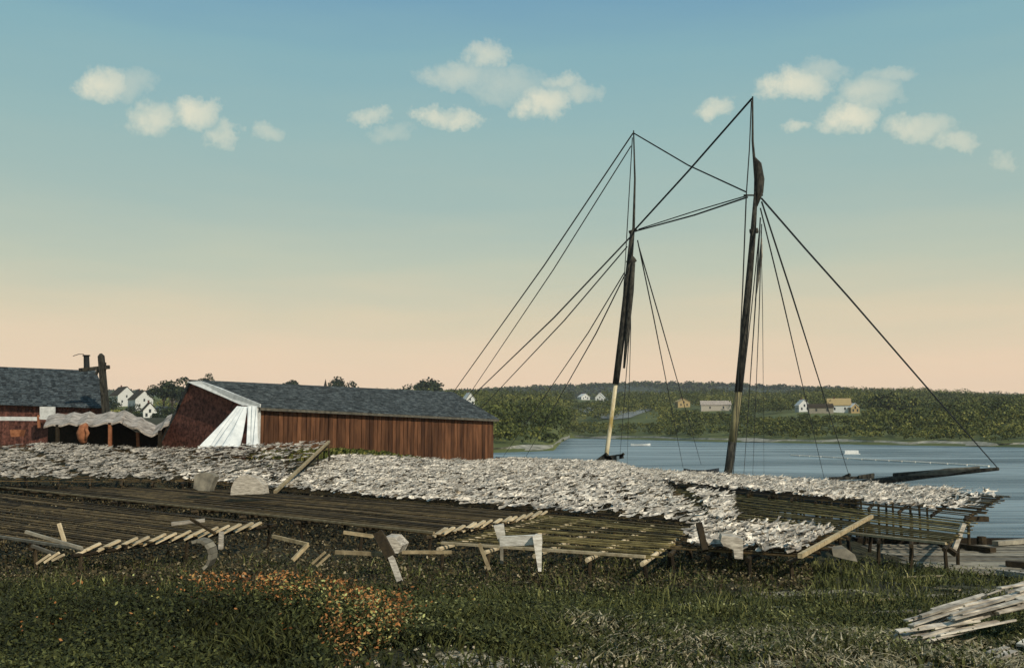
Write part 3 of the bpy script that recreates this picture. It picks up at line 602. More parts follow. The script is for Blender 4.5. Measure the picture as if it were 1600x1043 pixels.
# A  far left fish
cA = quad((-60, 752, dict(D=45)), (285, 753, dict(D=47)), (300, 703, dict(D=66)), (-60, 692, dict(D=68)))
flake('drying_rack', 'drying rack of bluish fish in front of the open shelters', cA, 26, 8)
lay_fish(cA, 10, 'dark', .55, lambda s, t: (s < .3 and t > .75 and random.random() < .8) or math.sin(s*14+t*5) > .93 or math.sin(t*27+s*9) > .85)
# B tilted rack by the canvas
cB = quad((296, 737, dict(D=50)), (458, 748, dict(D=50)), (514, 692, dict(D=59)), (300, 702, dict(D=60)))
flake('drying_rack', 'tilted drying rack of fish at the foot of the white canvas', cB, 16, 5)
lay_fish(cB, 8.5, 'tilted', .55, lambda s, t: (.38 < t < .5 and random.random() < .7) or (s > .9 and t < .9 and random.random() < .6))
# strip between B and the empty racks
cB2 = quad((285, 752, dict(D=45.5)), (432, 766, dict(z=3.12)), (470, 744, dict(D=50)), (296, 735, dict(D=49.5)))
lay_fish(cB2, 10, 'strip', .55); flake('drying_rack', 'short fish covered rack behind the two pale boxes', cB2, 9, 4)
m_ = MB(); m_.bar(P(514, 692, D=58.6)+Vector((0, 0, .1)), P(430, 768, z=3.2), .14, .12); tag(m_.obj('pole', 'pole', base=P(460, 745, D=49)), 'long pale pole lying down the right side of the tilted rack', 'pole')
# C the great rack
cC = quad((428, 766, ZF), (1128, 828, ZF), (1004, 737, ZF), (530, 711, dict(D=66.5)))
flake('drying_rack', 'largest drying rack, wholly covered with pale fish, before the long shed', cC, 70, 16)
lay_fish(cC, 11, 'great', .6, lambda s, t: (math.sin(t*46+s*5) > .85 and random.random() < .8) or math.sin(s*61+t*23)*math.sin(t*57-s*33) > .8)
cC2 = quad((690, 727, ZF), (1004, 738, ZF), (962, 724, dict(z=3.12)), (800, 717.5, dict(z=3.12)))
flake('drying_rack', 'narrow fish rack at the back edge of the great rack by the left mast', cC2, 12, 6)
lay_fish(cC2, 8, 'back', .6)
# D rack over the water
cD = quad((1010, 752, dict(z=3.2)), (1512, 806, dict(z=3.2)), (1566, 773, dict(z=3.2)), (985, 735, dict(z=3.2)))
flake('drying_rack', 'long narrow fish rack standing out over the water at the right', cD, 24, 15, proud=.2, legmin=-1)
lay_fish(cD, 11.5, 'over', .45, lambda s, t: s > .93 and random.random() < .75, edge=.05)
# E near right
cE = quad((1048, 858, ZF), (1236, 870, ZF), (1312, 832, ZF), (1096, 818, ZF))
flake('drying_rack', 'small fish covered rack nearest the grass at the right', cE, 14, 4)
lay_fish(cE, 17, 'small', .65, lambda s, t: s < .12 and t < .35, edge=.08)
# F empty right
cF = quad((1122, 812, dict(z=3.02)), (1478, 851, dict(z=3.02)), (1516, 812, dict(z=3.02)), (1030, 755, dict(z=3.02)))
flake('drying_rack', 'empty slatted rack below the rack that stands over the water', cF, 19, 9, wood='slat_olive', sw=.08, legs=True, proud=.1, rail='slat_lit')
lay_fish(quad((1122, 815, ZF), (1150, 818, ZF), (1140, 775, ZF), (1080, 768, ZF)), 9, 'great', .6)
# G empty centre front
cG = quad((690, 850, ZF), (1008, 872, ZF), (1078, 823, ZF), (858, 804, ZF))
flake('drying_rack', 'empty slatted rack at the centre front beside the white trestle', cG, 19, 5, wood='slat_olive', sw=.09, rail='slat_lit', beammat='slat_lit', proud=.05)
# H long empty
cH = quad((-40, 757, ZF), (678, 834, ZF), (852, 803, ZF), (360, 764, ZF))
flake('drying_rack', 'long empty rack stretching left behind the leaning post', cH, 26, 12, sw=.11, rail='pole', proud=.0)
cK = quad((-120, 822, ZF), (128, 860, ZF), (425, 817, ZF), (-60, 764, ZF))
flake('drying_rack', 'empty rack at the left front with bright slat ends', cK, 26, 5, sw=.1, rail='greyw', proud=.0)
# sawn slat ends, sunlight put into their pale colour: the loose slats lying over the end beams
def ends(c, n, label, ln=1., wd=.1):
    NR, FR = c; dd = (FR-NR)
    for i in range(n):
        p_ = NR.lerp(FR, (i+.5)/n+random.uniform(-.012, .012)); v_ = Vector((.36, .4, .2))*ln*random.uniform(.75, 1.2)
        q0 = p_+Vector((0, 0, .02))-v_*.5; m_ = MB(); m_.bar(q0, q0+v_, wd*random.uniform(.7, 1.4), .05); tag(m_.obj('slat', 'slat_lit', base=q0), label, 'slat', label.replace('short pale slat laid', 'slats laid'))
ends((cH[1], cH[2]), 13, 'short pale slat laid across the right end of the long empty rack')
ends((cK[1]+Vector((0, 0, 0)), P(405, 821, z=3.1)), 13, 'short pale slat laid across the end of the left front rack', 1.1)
# diagonal pole and posts of the right hand racks
def single(name, mt, pts, w_, h_, label, cat, **k):
    m_ = MB(); m_.bar(pts[0], pts[1], w_, h_, **k); return tag(m_.obj(name, mt, base=pts[0]), label, cat)
single('pole', 'pole', (P(1250, 868, z=3.2), P(1362, 806, z=3.2)), .1, .1, 'long pale pole slanting along the end of the small fish rack', 'pole')
single('post', 'board', (P(1488, 864, D=28.3), P(1506, 817, D=28.3)), .12, .12, 'pale leaning post at the free corner of the empty slatted rack', 'post', up=(0, 1, 0))
single('plank', 'wood_dark', (P(1462, 843, D=27.6), P(1495, 866, D=27.2)), .2, .12, 'short dark plank hanging from the rack corner', 'plank')
single('plank', 'board', (P(1466, 842, D=27.4), P(1488, 862, D=27.4)), .1, .08, 'short pale brace at the free corner of the slatted rack', 'brace')
single('beam', 'wood_dark', (P(1510, 810, z=3.0), P(1542, 810, z=3.0)), .3, .16, 'dark beam end jutting over the water right of the racks', 'beam')
single('post', 'wood_dark', (P(1102, 860, D=21.5), P(1092, 817, D=21.8)), .13, .13, 'short dark leaning post beside the empty centre rack', 'post', up=(0, 1, 0))
# fish: the 300 that show largest each their own object, the rest one mass
names = {'dark': 'split fish drying on the rack before the open shelters', 'tilted': 'split fish drying on the tilted rack below the canvas', 'strip': 'split fish on the short rack behind the pale boxes',
 'great': 'split fish drying on the great rack before the long shed', 'back': 'split fish on the narrow back rack by the left mast', 'over': 'split fish drying on the rack over the water', 'small': 'pale split fish drying on the small rack nearest the grass'}
fishes.sort(key=lambda f: f[0])
from mathutils import Euler
VV = []; FF = []; RR = []; cnt = 0
for i, (dst, p_, yw, pt, rl, lb) in enumerate(fishes):
    E_ = Euler((rl, pt, yw))
    k = i % 8; s_ = random.uniform(.8, 1.15)
    if i < 300:
        o_ = bpy.data.objects.new('dried_fish', FME[k]); C.objects.link(o_); o_.location = p_; o_.rotation_euler = E_; o_.scale = (s_,)*3
        tag(o_, names[lb], 'fish', 'split fish on the ' + names[lb].split(' the ')[-1])
    else:
        v, f = FM[k]; Rm = np.array(E_.to_matrix())*s_; w_ = v@Rm.T+np.array(p_); VV.append(w_); FF.append(f+cnt); cnt += len(v); RR.append(np.full(len(f), random.random()*(.4 if lb in ('dark', 'tilted') else 1)))
o = npmesh('drying_fish', np.concatenate(VV), np.concatenate(FF), np.concatenate(RR), 'fish', 'stuff'); tag(o, 'thousands of pale split fish spread over the drying racks', 'fish')
print('FISH', len(fishes))
# ------------------------------------------------------------------ boxes and trestles
def facebox(name, pts, D, depth, label, mt='board', cat='box', side=(.15, 1, 0), group=None):
    f_ = [P(x, y, D=D) for x, y in pts]; b0 = Vector((sum(p.x for p in f_)/len(f_), D+depth/2, min(p.z for p in f_)))
    t = thing(name, label, cat, b0, group); m_ = MB(); sd_ = Vector(side).normalized()*depth
    m_.prism(f_, sd_*.06, .6); m_.obj('end_board', mt, t, base=b0)
    m_ = MB(); m_.prism([b0+(p-b0)*.985+sd_*.06+Vector((0, 0, 0)) for p in f_], sd_*.9, .4)
    m_.obj('body', mt, t, base=b0); m_ = MB()
    c_ = sum(f_, Vector())/len(f_)
    m_.prism([c_+(p-c_)*1.02+sd_*.96 for p in f_], sd_*.05, .5); m_.obj('end_board', mt, t, base=b0)
    return t
facebox('fish_box', [(360, 773), (412, 771), (410, 757), (400, 746), (387, 742), (375, 743), (366, 750), (361, 762)], 38, .5, 'pale round topped box standing behind the long empty rack', group='pale boxes standing among the racks')
facebox('fish_box', [(302, 762), (310, 766), (327, 767), (331, 756), (336, 744), (330, 739), (312, 738), (304, 742)], 40, .4, 'greyer battered box left of the pale round topped box', 'greyw', group='pale boxes standing among the racks')
facebox('fish_box', [(596, 862), (622, 864), (628, 852), (616, 839), (600, 838), (592, 846)], 22, .6, 'pale box lying under the leaning post', 'board', group='pale boxes standing among the racks')
facebox('fish_box', [(1126, 845), (1130, 852), (1146, 858), (1148, 872), (1161, 873), (1161, 842), (1148, 838), (1128, 836)], 22.6, .7, 'whitish box at the front corner of the small fish rack', 'board', group='pale boxes standing among the racks')
facebox('fish_box', [(1300, 858), (1322, 856), (1336, 866), (1340, 877), (1316, 872), (1302, 868)], 24, .6, 'weathered box in the grass under the slanting pole', 'greyw', group='pale boxes standing among the racks')
# broken barrel hoop at the left
m_ = MB(); cb = P(313, 866, D=20.5); ring = []
for q in range(9):
    a = math.radians(-60+q*22); ring.append(cb+Vector((math.cos(a)*.26, 0, math.sin(a)*.3)))
for a, b_ in zip(ring[:-1], ring[1:]): m_.bar(a, b_, .06, .45, up=(0, 1, 0))
tag(m_.obj('broken_barrel', 'greyw', base=cb-Vector((0, 0, .3))), 'curved broken barrel lying in the weeds left of centre', 'barrel')
# white trestle
b0 = P(815, 880, D=21.3); t = thing('trestle', 'whitish trestle of thick worn boards at the centre front', 'trestle', b0)
m_ = MB(); m_.bar(P(782, 845, D=21.4), P(846, 842, D=21.2), .16, .2); m_.obj('top_board', 'wornwhite', t, base=b0)
m_ = MB(); m_.prism([P(832, 837, D=21), P(839, 834, D=21), P(847, 842, D=21), P(846, 892, D=21), P(841, 892, D=21)], (0, .12, 0)); m_.obj('leg', 'wornwhite', t, base=b0)
m_ = MB(); m_.prism([P(771, 821, D=21.5), P(787, 818, D=21.5), P(790, 840, D=21.5), P(785, 852, D=21.5), P(779, 846, D=21.5)], (0, .14, 0)); m_.obj('end_block', 'wornwhite', t, base=b0)
m_ = MB(); m_.bar(P(784, 838, D=22), P(784, 880, D=22), .07, .07, up=(0, 1, 0)); m_.obj('leg', 'greyw', t, base=b0)
# leaning post with its cross pieces
b0 = P(623, 906, D=20.3); t = thing('leaning_post', 'dark leaning post with pale foot before the long empty rack', 'post', b0)
m_ = MB(); m_.bar(P(591, 832, D=20.8), P(612, 872, D=20.5), .2, .14, up=(0, 1, 0)); m_.obj('post', 'wood_dark', t, base=b0)
m_ = MB(); m_.bar(P(611, 870, D=20.48), P(625, 908, D=20.2), .11, .1, up=(0, 1, 0)); m_.obj('foot', 'board', t, base=b0)
single('stick', 'pole', (P(537, 831, D=21), P(588, 838, D=20.9)), .05, .07, 'pale stick running left from the leaning post', 'stick')
single('plank', 'pole', (P(524, 862, D=21), P(600, 865, D=20.8)), .05, .08, 'low pale plank left of the leaning post foot', 'plank')
single('plank', 'pole', (P(628, 862, D=21), P(706, 862, D=21)), .05, .07, 'low pale plank right of the leaning post foot', 'plank')
single('stake', 'pole', (P(765, 890, D=20.6), P(749, 849, D=20.8)), .07, .07, 'thin pale stake leaning left of the white trestle', 'stake', up=(0, 1, 0))
single('stick', 'pole', (P(426, 837, D=22), P(481, 850, D=21.4)), .06, .07, 'pale stick forming the top of a bent pair left of centre', 'stick')
single('stick', 'pole', (P(481, 850, D=21.4), P(457, 875, D=21.2)), .09, .07, 'pale stick bent back down from the top stick left of centre', 'stick')
single('stick', 'pole', (P(488, 880, D=20.6), P(508, 862, D=20.6)), .09, .05, 'short pale stick lying in the grass left of the leaning post', 'stick')
single('stick', 'pole', (P(495, 884, D=20.5), P(515, 866, D=20.5)), .06, .05, 'short pale stick right against its twin in the grass', 'stick')
single('stake', 'slat_lit', (P(101, 846, D=23), P(92, 817, D=23)), .07, .07, 'pale upright stake at the left front rack', 'stake', up=(0, 1, 0))
single('board', 'board', (P(268, 818, D=24.5), P(320, 812, D=24.7)), .12, .08, 'short pale board lying on the left front rack', 'board')
single('stick', 'slat', (P(298, 810, D=24.2), P(336, 833, D=23.8)), .06, .06, 'brown stick crossing the pale board on the left rack', 'stick')
single('post', 'board', (P(345, 857, D=22.8), P(346, 830, D=22.8)), .09, .09, 'short pale post under the right end of the left front rack', 'post', up=(0, 1, 0))
for a, b_, lb in (((40, 830), (128, 856), 'upper grey stick at the far left front'), ((50, 852), (92, 867), 'lower grey stick at the far left front')): single('stick', 'greyw', (P(*a, D=21.5), P(*b_, D=21.2)), .06, .06, lb, 'stick')
for i, (a, b_) in enumerate((((58, 880), (78, 866)), ((70, 878), (92, 863)), ((82, 875), (100, 866)))): tag(single('slat', 'slat_lit', (P(*a, D=20.6), P(*b_, D=20.6)), .08, .05, 'short pale slat lying in the weeds at the far left', 'slat'), group='slats in the weeds at the far left')
# ------------------------------------------------------------------ wharf planking at the right
b0 = Vector((16, 31, gz(16, 31))); t = thing('wharf', 'grey planked wharf edge beside the water at the right', 'wharf', b0)
m_ = MB()
for i in range(26):
    yy = 27.3+i*.25; zt = 2.02
    m_.bar((11.4+random.uniform(-.6, .5)+(.8 if i < 4 else 0), yy+random.uniform(-.02, .02), zt+random.uniform(-.02, .03)), (28+random.uniform(0, 2), yy-.7, zt+random.uniform(-.02, .03)), .22, .06)
m_.obj('deck_boards', 'greyw', t, base=b0)
for i in range(5):
    m_ = MB(); x = 12.4+i*3.4; m_.tube([(x, 33.7-.1*i, -1.5), (x, 33.7-.1*i, 2.3)], [.17, .15], 9); m_.obj('pile', 'wood_dark', t, base=b0)
m_ = MB(); m_.bar((11.6, 33.9, 2.12), (28, 33.2, 2.12), .3, .22); m_.obj('edge_timber', 'wood_dark', t, base=b0)
for a, b_, mt, lb in (((1480, 849), (1552, 859), 'wood_dark', 'dark timber lying on the wharf by the water'), ((1572, 879), (1640, 884), 'wood_dark', 'dark timber at the right end of the wharf'), ((1392, 890), (1480, 905), 'board', 'pale plank at the grass edge below the wharf'),
       ((1560, 893), (1640, 903), 'board', 'pale plank low at the right of the wharf'), ((1555, 848), (1640, 842), 'greyw', 'grey spar lying at the outer wharf edge')):
    single('timber', mt, (P(*a, z=2.16), P(*b_, z=2.16)), .25, .14, lb, 'timber')
# ------------------------------------------------------------------ schooner
D1, D2 = 92., 77.
q0 = Vector((8.7, 92, 0)); q1 = Vector((17.0, 77, 0)); ax = (q1-q0).normalized(); side = Vector((ax.y, -ax.x, 0)); mid = (q0+q1)/2
sc_ = thing('schooner', 'two masted schooner with bare dark masts moored behind the fish racks', 'schooner', mid)
m_ = MB(); st = []
for k in range(17):
    s_ = k/16; t_ = -21+42*s_; wd = 3.4*(1-abs(2*s_-1)**2.6)**.8 if s_ > .02 else 1.6; wd = max(wd, .12 if s_ > .5 else 1.7); zt = 1.35+.55*(2*s_-1)**2; st.append((mid+ax*t_, wd, zt))
vs = []
for c_, wd, zt in st:
    for s_, z_ in ((-1, zt), (-.93, zt*.5), (-.6, -1.0), (0, -2.2), (.6, -1.0), (.93, zt*.5), (1, zt)): vs.append(c_+side*s_*wd+Vector((0, 0, z_)))
fs = [(a*7+b, a*7+b+1, (a+1)*7+b+1, (a+1)*7+b) for a in range(16) for b in range(6)]+[tuple(range(7)), tuple(16*7+k for k in range(7))[::-1]]
m_.add(vs, fs); m_.obj('hull', 'hull', sc_, True, mid)
m_ = MB(); vs = []
for c_, wd, zt in st: vs += [c_-side*wd*.97+Vector((0, 0, zt-.35)), c_+side*wd*.97+Vector((0, 0, zt-.35))]
m_.add(vs, [(2*a, 2*a+1, 2*a+3, 2*a+2) for a in range(16)]); m_.obj('deck', 'greyw', sc_, base=mid)
def spar(name, pts, rads, mt='mast', n=10): m_ = MB(); m_.tube(pts, rads, n); return m_.obj(name, mt, sc_, True, mid)
spar('mast', [P(940, 760, D=D1), P(949, 700, D=D1), P(962, 600, D=D1)], [.22, .2, .19], 'mast_lit'); 
spar('mast', [P(962, 600, D=D1), P(972, 520, D=D1), P(983, 420, D=D1), P(988, 362, D=D1)], [.3, .32, .3, .22])
spar('topmast', [P(986, 395, D=D1), P(990, 355, D=D1), P(992, 280, D=D1), P(990, 204, D=D1)], [.12, .13, .09, .06])
spar('furled_sail', [P(975, 575, D=D1-.4), P(980, 520, D=D1-.4), P(986, 455, D=D1-.4), P(990, 410, D=D1-.4)], [.1, .2, .26, .16], 'mast')
spar('masthead_cap', [P(981, 412, D=D1), P(992, 404, D=D1)], [.3, .3]); spar('masthead_cap', [P(983, 363, D=D1), P(995, 359, D=D1)], [.16, .16])
spar('mast', [P(1131, 775, D=D2), P(1139, 730, D=D2), P(1144, 690, D=D2)], [.33, .32, .31], 'mast')
spar('mast', [P(1144, 690, D=D2), P(1154, 612, D=D2)], [.31, .29], 'mast_halflit')
spar('mast', [P(1154, 612, D=D2), P(1163, 520, D=D2), P(1172, 420, D=D2), P(1177, 360, D=D2), P(1181, 300, D=D2)], [.31, .3, .26, .22, .15])
spar('topmast', [P(1180, 330, D=D2), P(1181, 280, D=D2), P(1176, 220, D=D2), P(1176, 151, D=D2)], [.13, .14, .09, .06])
spar('furled_topsail', [P(1179, 246, D=D2), P(1184, 256, D=D2), P(1187, 280, D=D2), P(1186, 300, D=D2), P(1181, 322, D=D2)], [.08, .3, .38, .34, .14])
spar('masthead_cap', [P(1172, 362, D=D2), P(1184, 360, D=D2)], [.22, .22]); spar('cross_tree', [P(1162, 305, D=D2), P(1192, 305, D=D2)], [.07, .07], n=6)
spar('hanging_sail', [P(1190, 372, D=D2), P(1189, 400, D=D2), P(1184, 440, D=D2), P(1180, 470, D=D2)], [.05, .14, .1, .03], 'greyw')
tip = P(1560, 732, D=57); heel = P(1330, 757, D=66.5)
spar('bowsprit', [heel, P(1450, 742, D=61), tip], [.26, .2, .1], 'mast'); spar('jib_boom', [P(1400, 747, D=63)+Vector((0, .3, .2)), P(1530, 730, D=58)], [.14, .08])
spar('furled_jib', [P(1420, 742, D=61.5), P(1480, 736, D=59.5), P(1530, 730, D=57.6)], [.05, .2, .06], 'greyw')
DK = 1.6
def ln(name, *pts, r=.045): m_ = MB(); m_.tube(pts, [v*1.45 for v in r] if isinstance(r, list) else r*1.45, 5); return m_.obj(name, 'black', sc_, False, mid)
def ext(a, b, D_, k): # carry a drawn line on past its visible foot
    return P(a[0]+(b[0]-a[0])*k, a[1]+(b[1]-a[1])*k, D=D_)
for a, b, r_, k in (((989, 208), (708, 610), .05, 1.28), ((986, 228), (738, 606), .04, 1.26), ((985, 370), (742, 612), .055, 1.3), ((980, 385), (779, 606), .045, 1.35), ((976, 425), (858, 604), .04, 1.65), ((977, 428), (882, 602), .045, 1.7),
        ((996, 375), (1042, 604), .045, 1.55), ((998, 385), (1061, 605), .045, 1.55), ((988, 215), (979, 372), .035, 1.0), ((979, 372), (966, 600), .03, 1.0), ((989, 405), (976, 600), .04, 1.6), ((985, 420), (982, 600), .03, 1.7)):
    m1 = P((a[0]+b[0])/2+2, (a[1]+b[1])/2+5, D=D1+1.2); ln('shroud' if a[1] > 380 else 'stay', P(*a, D=D1), m1 if k > 1.1 else P((a[0]+b[0])/2, (a[1]+b[1])/2, D=D1), ext(a, b, D1+2.4 if k > 1.1 else D1, k), r=[r_, r_*.95, r_*.28 if k > 1.1 else r_])
ln('stay', P(990, 208, D=D1), P(1075, 258, D=85), P(1166, 300, D=D2), r=.045); ln('stay', P(991, 360, D=D1), P(1075, 268, D=85), P(1175, 154, D=D2), r=.06)
ln('stay', P(993, 361, D=D1), P(1085, 336, D=84), P(1168, 308, D=D2), r=.05); ln('stay', P(998, 358, D=D1), P(1085, 330, D=84), P(1166, 306, D=D2), r=.035)
ln('fore_stay', P(1190, 310, D=D2), P(1257, 387, D=71.5), P(1325, 463, D=66), P(1456, 614, D=60.5), tip, r=[.055, .05, .045, .035, .02])
for a, b, r_, k in (((1188, 325), (1254, 604), .04, 1.52), ((1190, 315), (1282, 603), .05, 1.5), ((1174, 158), (1166, 305), .035, 1), ((1166, 305), (1153, 590), .04, 1.55), ((1188, 340), (1171, 604), .04, 1.53), ((1190, 350), (1181, 604), .03, 1.56),
        ((1186, 365), (1160, 604), .03, 1.58), ((1189, 360), (1192, 604), .02, 1.56)):
    ln('shroud', P(*a, D=D2), P((a[0]+b[0])/2+1, (a[1]+b[1])/2, D=D2-.6), ext(a, b, D2-1.3, k), r=[r_, r_*.95, r_*.28 if k > 1.1 else r_])
# bow gear
m_ = MB(); w0 = P(1325, 752, D=66)
for i in range(7): m_.bar(w0+Vector((random.uniform(-1.6, 1.2), random.uniform(-.4, .4), random.uniform(-.1, .35))), w0+Vector((random.uniform(-.6, 2.2), random.uniform(-.4, .4), random.uniform(-.05, .55))), .14, .18)
m_.obj('windlass', 'mast', sc_, base=mid)
# boom gallows and gear aft, black against the water
m_ = MB()
for a, b, w_ in (((912, 738), (948, 712), .7), ((944, 716), (974, 712), .5), ((958, 722), (975, 708), .25), ((905, 736), (925, 728), .5), ((945, 708), (956, 720), .4), ((925, 730), (950, 726), .5)): m_.bar(P(*a, D=88), P(*b, D=88), .4, w_*.8)
m_.obj('boom_gear', 'mast', sc_, base=mid)
m_ = MB(); m_.bar(P(965, 728, D=87.8), P(965.5, 712, D=87.8), .22, .22, up=(0, 1, 0)); m_.obj('boom_crutch', 'white', sc_, base=mid)
# ------------------------------------------------------------------ small craft and floats
def boat(px, py, D, ln_, wd, rz, label, mt='hull'):
    c_ = P(px, py, D=D); c_.z = .0; t = thing('rowing_boat', label, 'boat', c_); m_ = MB(); vs = []; K = 11; ca, sa = math.cos(rz), math.sin(rz)
    for k in range(K):
        s_ = 2*k/(K-1)-1; w_ = wd*max(.06, (1-abs(s_)**2.4)); zt = .5+.25*s_*s_
        for a, z_ in ((-1, zt), (-.75, .05), (0, -.15), (.75, .05), (1, zt), (.88, zt-.04), (.6, .18), (0, .05), (-.6, .18), (-.88, zt-.04)):
            X = s_*ln_/2; Y = a*w_/2; vs.append((c_.x+X*ca-Y*sa, c_.y+X*sa+Y*ca, c_.z+z_))
    m_.add(vs, [(k*10+j, k*10+(j+1) % 10, (k+1)*10+(j+1) % 10, (k+1)*10+j) for k in range(K-1) for j in range(10)]+[tuple(range(10))[::-1], tuple((K-1)*10+j for j in range(10))], .5)
    m_.obj('hull', mt, t, base=c_); m_ = MB()
    for s_ in (-.4, .1, .5): m_.box((c_.x+s_*ln_/2*ca, c_.y+s_*ln_/2*sa, .38), (.25, wd*.8, .04), rz)
    m_.obj('thwart', 'greyw', t, base=c_)
boat(1096, 737, 124, 4.6, 1.5, .15, 'dark rowing boat afloat between the two masts')
boat(798, 716, 170, 5.2, 1.6, -.1, 'dark punt afloat beyond the right corner of the shed')
boat(917+84, 697, 300, 6, 2, .1, 'tiny pale boat near the far shore right of the left mast', 'white')
fl = P(1328, 709, z=0); b_ = MB(); b_.box(fl+Vector((0, 0, .45)), (2.9, 2.4, .7)); b_.box(fl+Vector((0, 0, .06)), (3.4, 2.9, .2)); tag(b_.obj('float', 'white', base=fl), 'small white box float out on the river', 'float')
m_ = MB(); la = P(1236, 711, z=.08); lb_ = P(1545, 728, z=.08)
for i in range(14):
    a = la.lerp(lb_, i/14)+Vector((0, math.sin(i*.7)*1.2, 0)); b_ = la.lerp(lb_, (i+.93)/14)+Vector((0, math.sin((i+1)*.7)*1.2, 0)); m_.tube([a, b_], [.2, .17], 7)
tag(m_.obj('log_boom', 'wornwhite', base=la), 'long pale boom of logs floating across the river at the right', 'log boom')
# ------------------------------------------------------------------ grass and weeds
def clump(x, y): return (np.sin(x*2.3+y*1.1)+np.sin(x*1.1-y*2.1+1)+np.sin(x*5.3+y*4.1)*.5)
GR = leafmat('grass_blades', [(0, (.014, .016, .006)), (.4, (.045, .05, .015)), (.72, (.1, .105, .03)), (.9, (.2, .2, .065)), (1, (.42, .38, .18))])
def blades(n, ysampler, xs_, hgt, wid, name, mt, label, cat, keep=None, tone=None, lean=.5):
    y = ysampler(n); x = xs_(n, y)
    if keep is not None: k = keep(x, y); x, y = x[k], y[k]
    n = len(x); z = ground(x, y); h = hgt*rng.uniform(.4, 1.3, n)*(1+.03*y); w_ = wid*rng.uniform(.5, 1.4, n)*(1+.03*y)
    a = rng.uniform(0, 6.283, n); lx, ly = rng.normal(size=n)*lean, rng.normal(size=n)*lean
    dx_, dy_ = np.cos(a)*w_, np.sin(a)*w_
    b0 = np.stack([x-dx_, y-dy_, z-.02], 1); b1 = np.stack([x+dx_, y+dy_, z-.02], 1)
    m0 = np.stack([x-dx_*.8+lx*h*.4, y-dy_*.8+ly*h*.4, z+h*.6], 1); m1 = np.stack([x+dx_*.8+lx*h*.4, y+dy_*.8+ly*h*.4, z+h*.6], 1); tp = np.stack([x+lx*h, y+ly*h, z+h*.95], 1)
    V_ = np.stack([b0, b1, m1, m0, m0, m1, tp, tp+np.array([.001, 0, -.001])], 1).reshape(-1, 3)
    rr = rng.uniform(0, 1, n) if tone is None else tone(x, y, rng.uniform(0, 1, n))
    o_ = npmesh(name, V_, np.arange(8*n).reshape(-1, 4), np.repeat(rr, 2), mt, 'stuff'); return tag(o_, label, cat)
def ys1(n): u = rng.uniform(0, 1, n); return (6.2**-1+(27.5**-1-6.2**-1)*u)**-1
def xs1(n, y): return rng.uniform(-.62, .62, n)*y+rng.normal(size=n)*.3
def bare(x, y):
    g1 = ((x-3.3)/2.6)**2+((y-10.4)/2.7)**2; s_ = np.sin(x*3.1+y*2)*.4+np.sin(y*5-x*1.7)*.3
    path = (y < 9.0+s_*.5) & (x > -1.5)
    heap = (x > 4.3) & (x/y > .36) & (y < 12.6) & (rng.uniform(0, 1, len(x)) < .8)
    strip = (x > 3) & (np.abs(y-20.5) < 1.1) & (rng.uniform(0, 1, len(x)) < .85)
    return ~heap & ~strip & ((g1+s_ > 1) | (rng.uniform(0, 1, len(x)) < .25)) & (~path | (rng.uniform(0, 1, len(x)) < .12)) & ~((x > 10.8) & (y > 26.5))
def gtone(x, y, r_):
    c_ = .5+.25*np.sin(x*1.1+y*.7)+.25*np.sin(x*2.7-y*1.9); return np.clip(r_*.62+c_*.3+.14*sm((x+1)/6)-.2*sm((-x-.5)/4)-.06, 0, 1)
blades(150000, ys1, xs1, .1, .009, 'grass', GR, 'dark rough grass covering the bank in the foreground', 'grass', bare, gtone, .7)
DG = leafmat('dry_grass', [(0, (.06, .055, .025)), (.5, (.2, .18, .1)), (1, (.5, .43, .28))])
blades(26000, lambda n: rng.uniform(7.2, 14.5, n), lambda n, y: rng.uniform(.3, 6.3, n), .07, .011, 'dry_grass', DG, 'pale trampled dry grass on the bare ground at lower right', 'grass', lambda x, y: (((x-3.3)/2.9)**2+((y-10.4)/3.1)**2 < 1+rng.normal(size=len(x))*.15) & (clump(x*2, y*2) > -.9), None, 1.6)
# broad low weeds
def weeds(n, ys_, xs_, size, name, mt, label, cat, keep, tone, zspread):
    y = ys_(n); x = xs_(n, y); k = keep(x, y); x, y = x[k], y[k]; n = len(x)
    p_ = np.stack([x, y, ground(x, y)+rng.uniform(0, 1, n)*zspread*(1+.02*y)], 1); nrm = rng.normal(size=(n, 3))*.7+np.array([0, -.2, 1]); nrm /= np.linalg.norm(nrm, axis=1)[:, None]
    a = rng.normal(size=(n, 3)); a -= nrm*(a*nrm).sum(1)[:, None]; a /= np.linalg.norm(a, axis=1)[:, None]; b_ = np.cross(nrm, a); s_ = (size*rng.uniform(.5, 1.5, n)*(1+.03*y))[:, None]
    V_ = np.stack([p_-a*s_, p_-b_*s_*.55, p_+a*s_*1.1+nrm*s_*.2, p_+b_*s_*.55], 1).reshape(-1, 3)
    o_ = npmesh(name, V_, np.arange(4*n).reshape(-1, 4), tone(x, y, rng.uniform(0, 1, n)), mt, 'stuff'); return tag(o_, label, cat)
WD = leafmat('weed_leaves', [(0, (.011, .013, .005)), (.5, (.036, .042, .012)), (.8, (.085, .09, .026)), (.93, (.16, .17, .06)), (1, (.4, .38, .18))])
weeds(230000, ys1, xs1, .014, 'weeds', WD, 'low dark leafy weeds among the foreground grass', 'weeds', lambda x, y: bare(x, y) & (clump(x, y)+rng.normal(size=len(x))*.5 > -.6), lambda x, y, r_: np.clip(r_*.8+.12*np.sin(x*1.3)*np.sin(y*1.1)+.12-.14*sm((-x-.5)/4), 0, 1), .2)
FW = leafmat('wild_flowers', [(0, (.05, .018, .006)), (.3, (.28, .11, .03)), (.7, (.42, .2, .07)), (.8, (.36, .34, .1)), (1, (.4, .42, .16))])
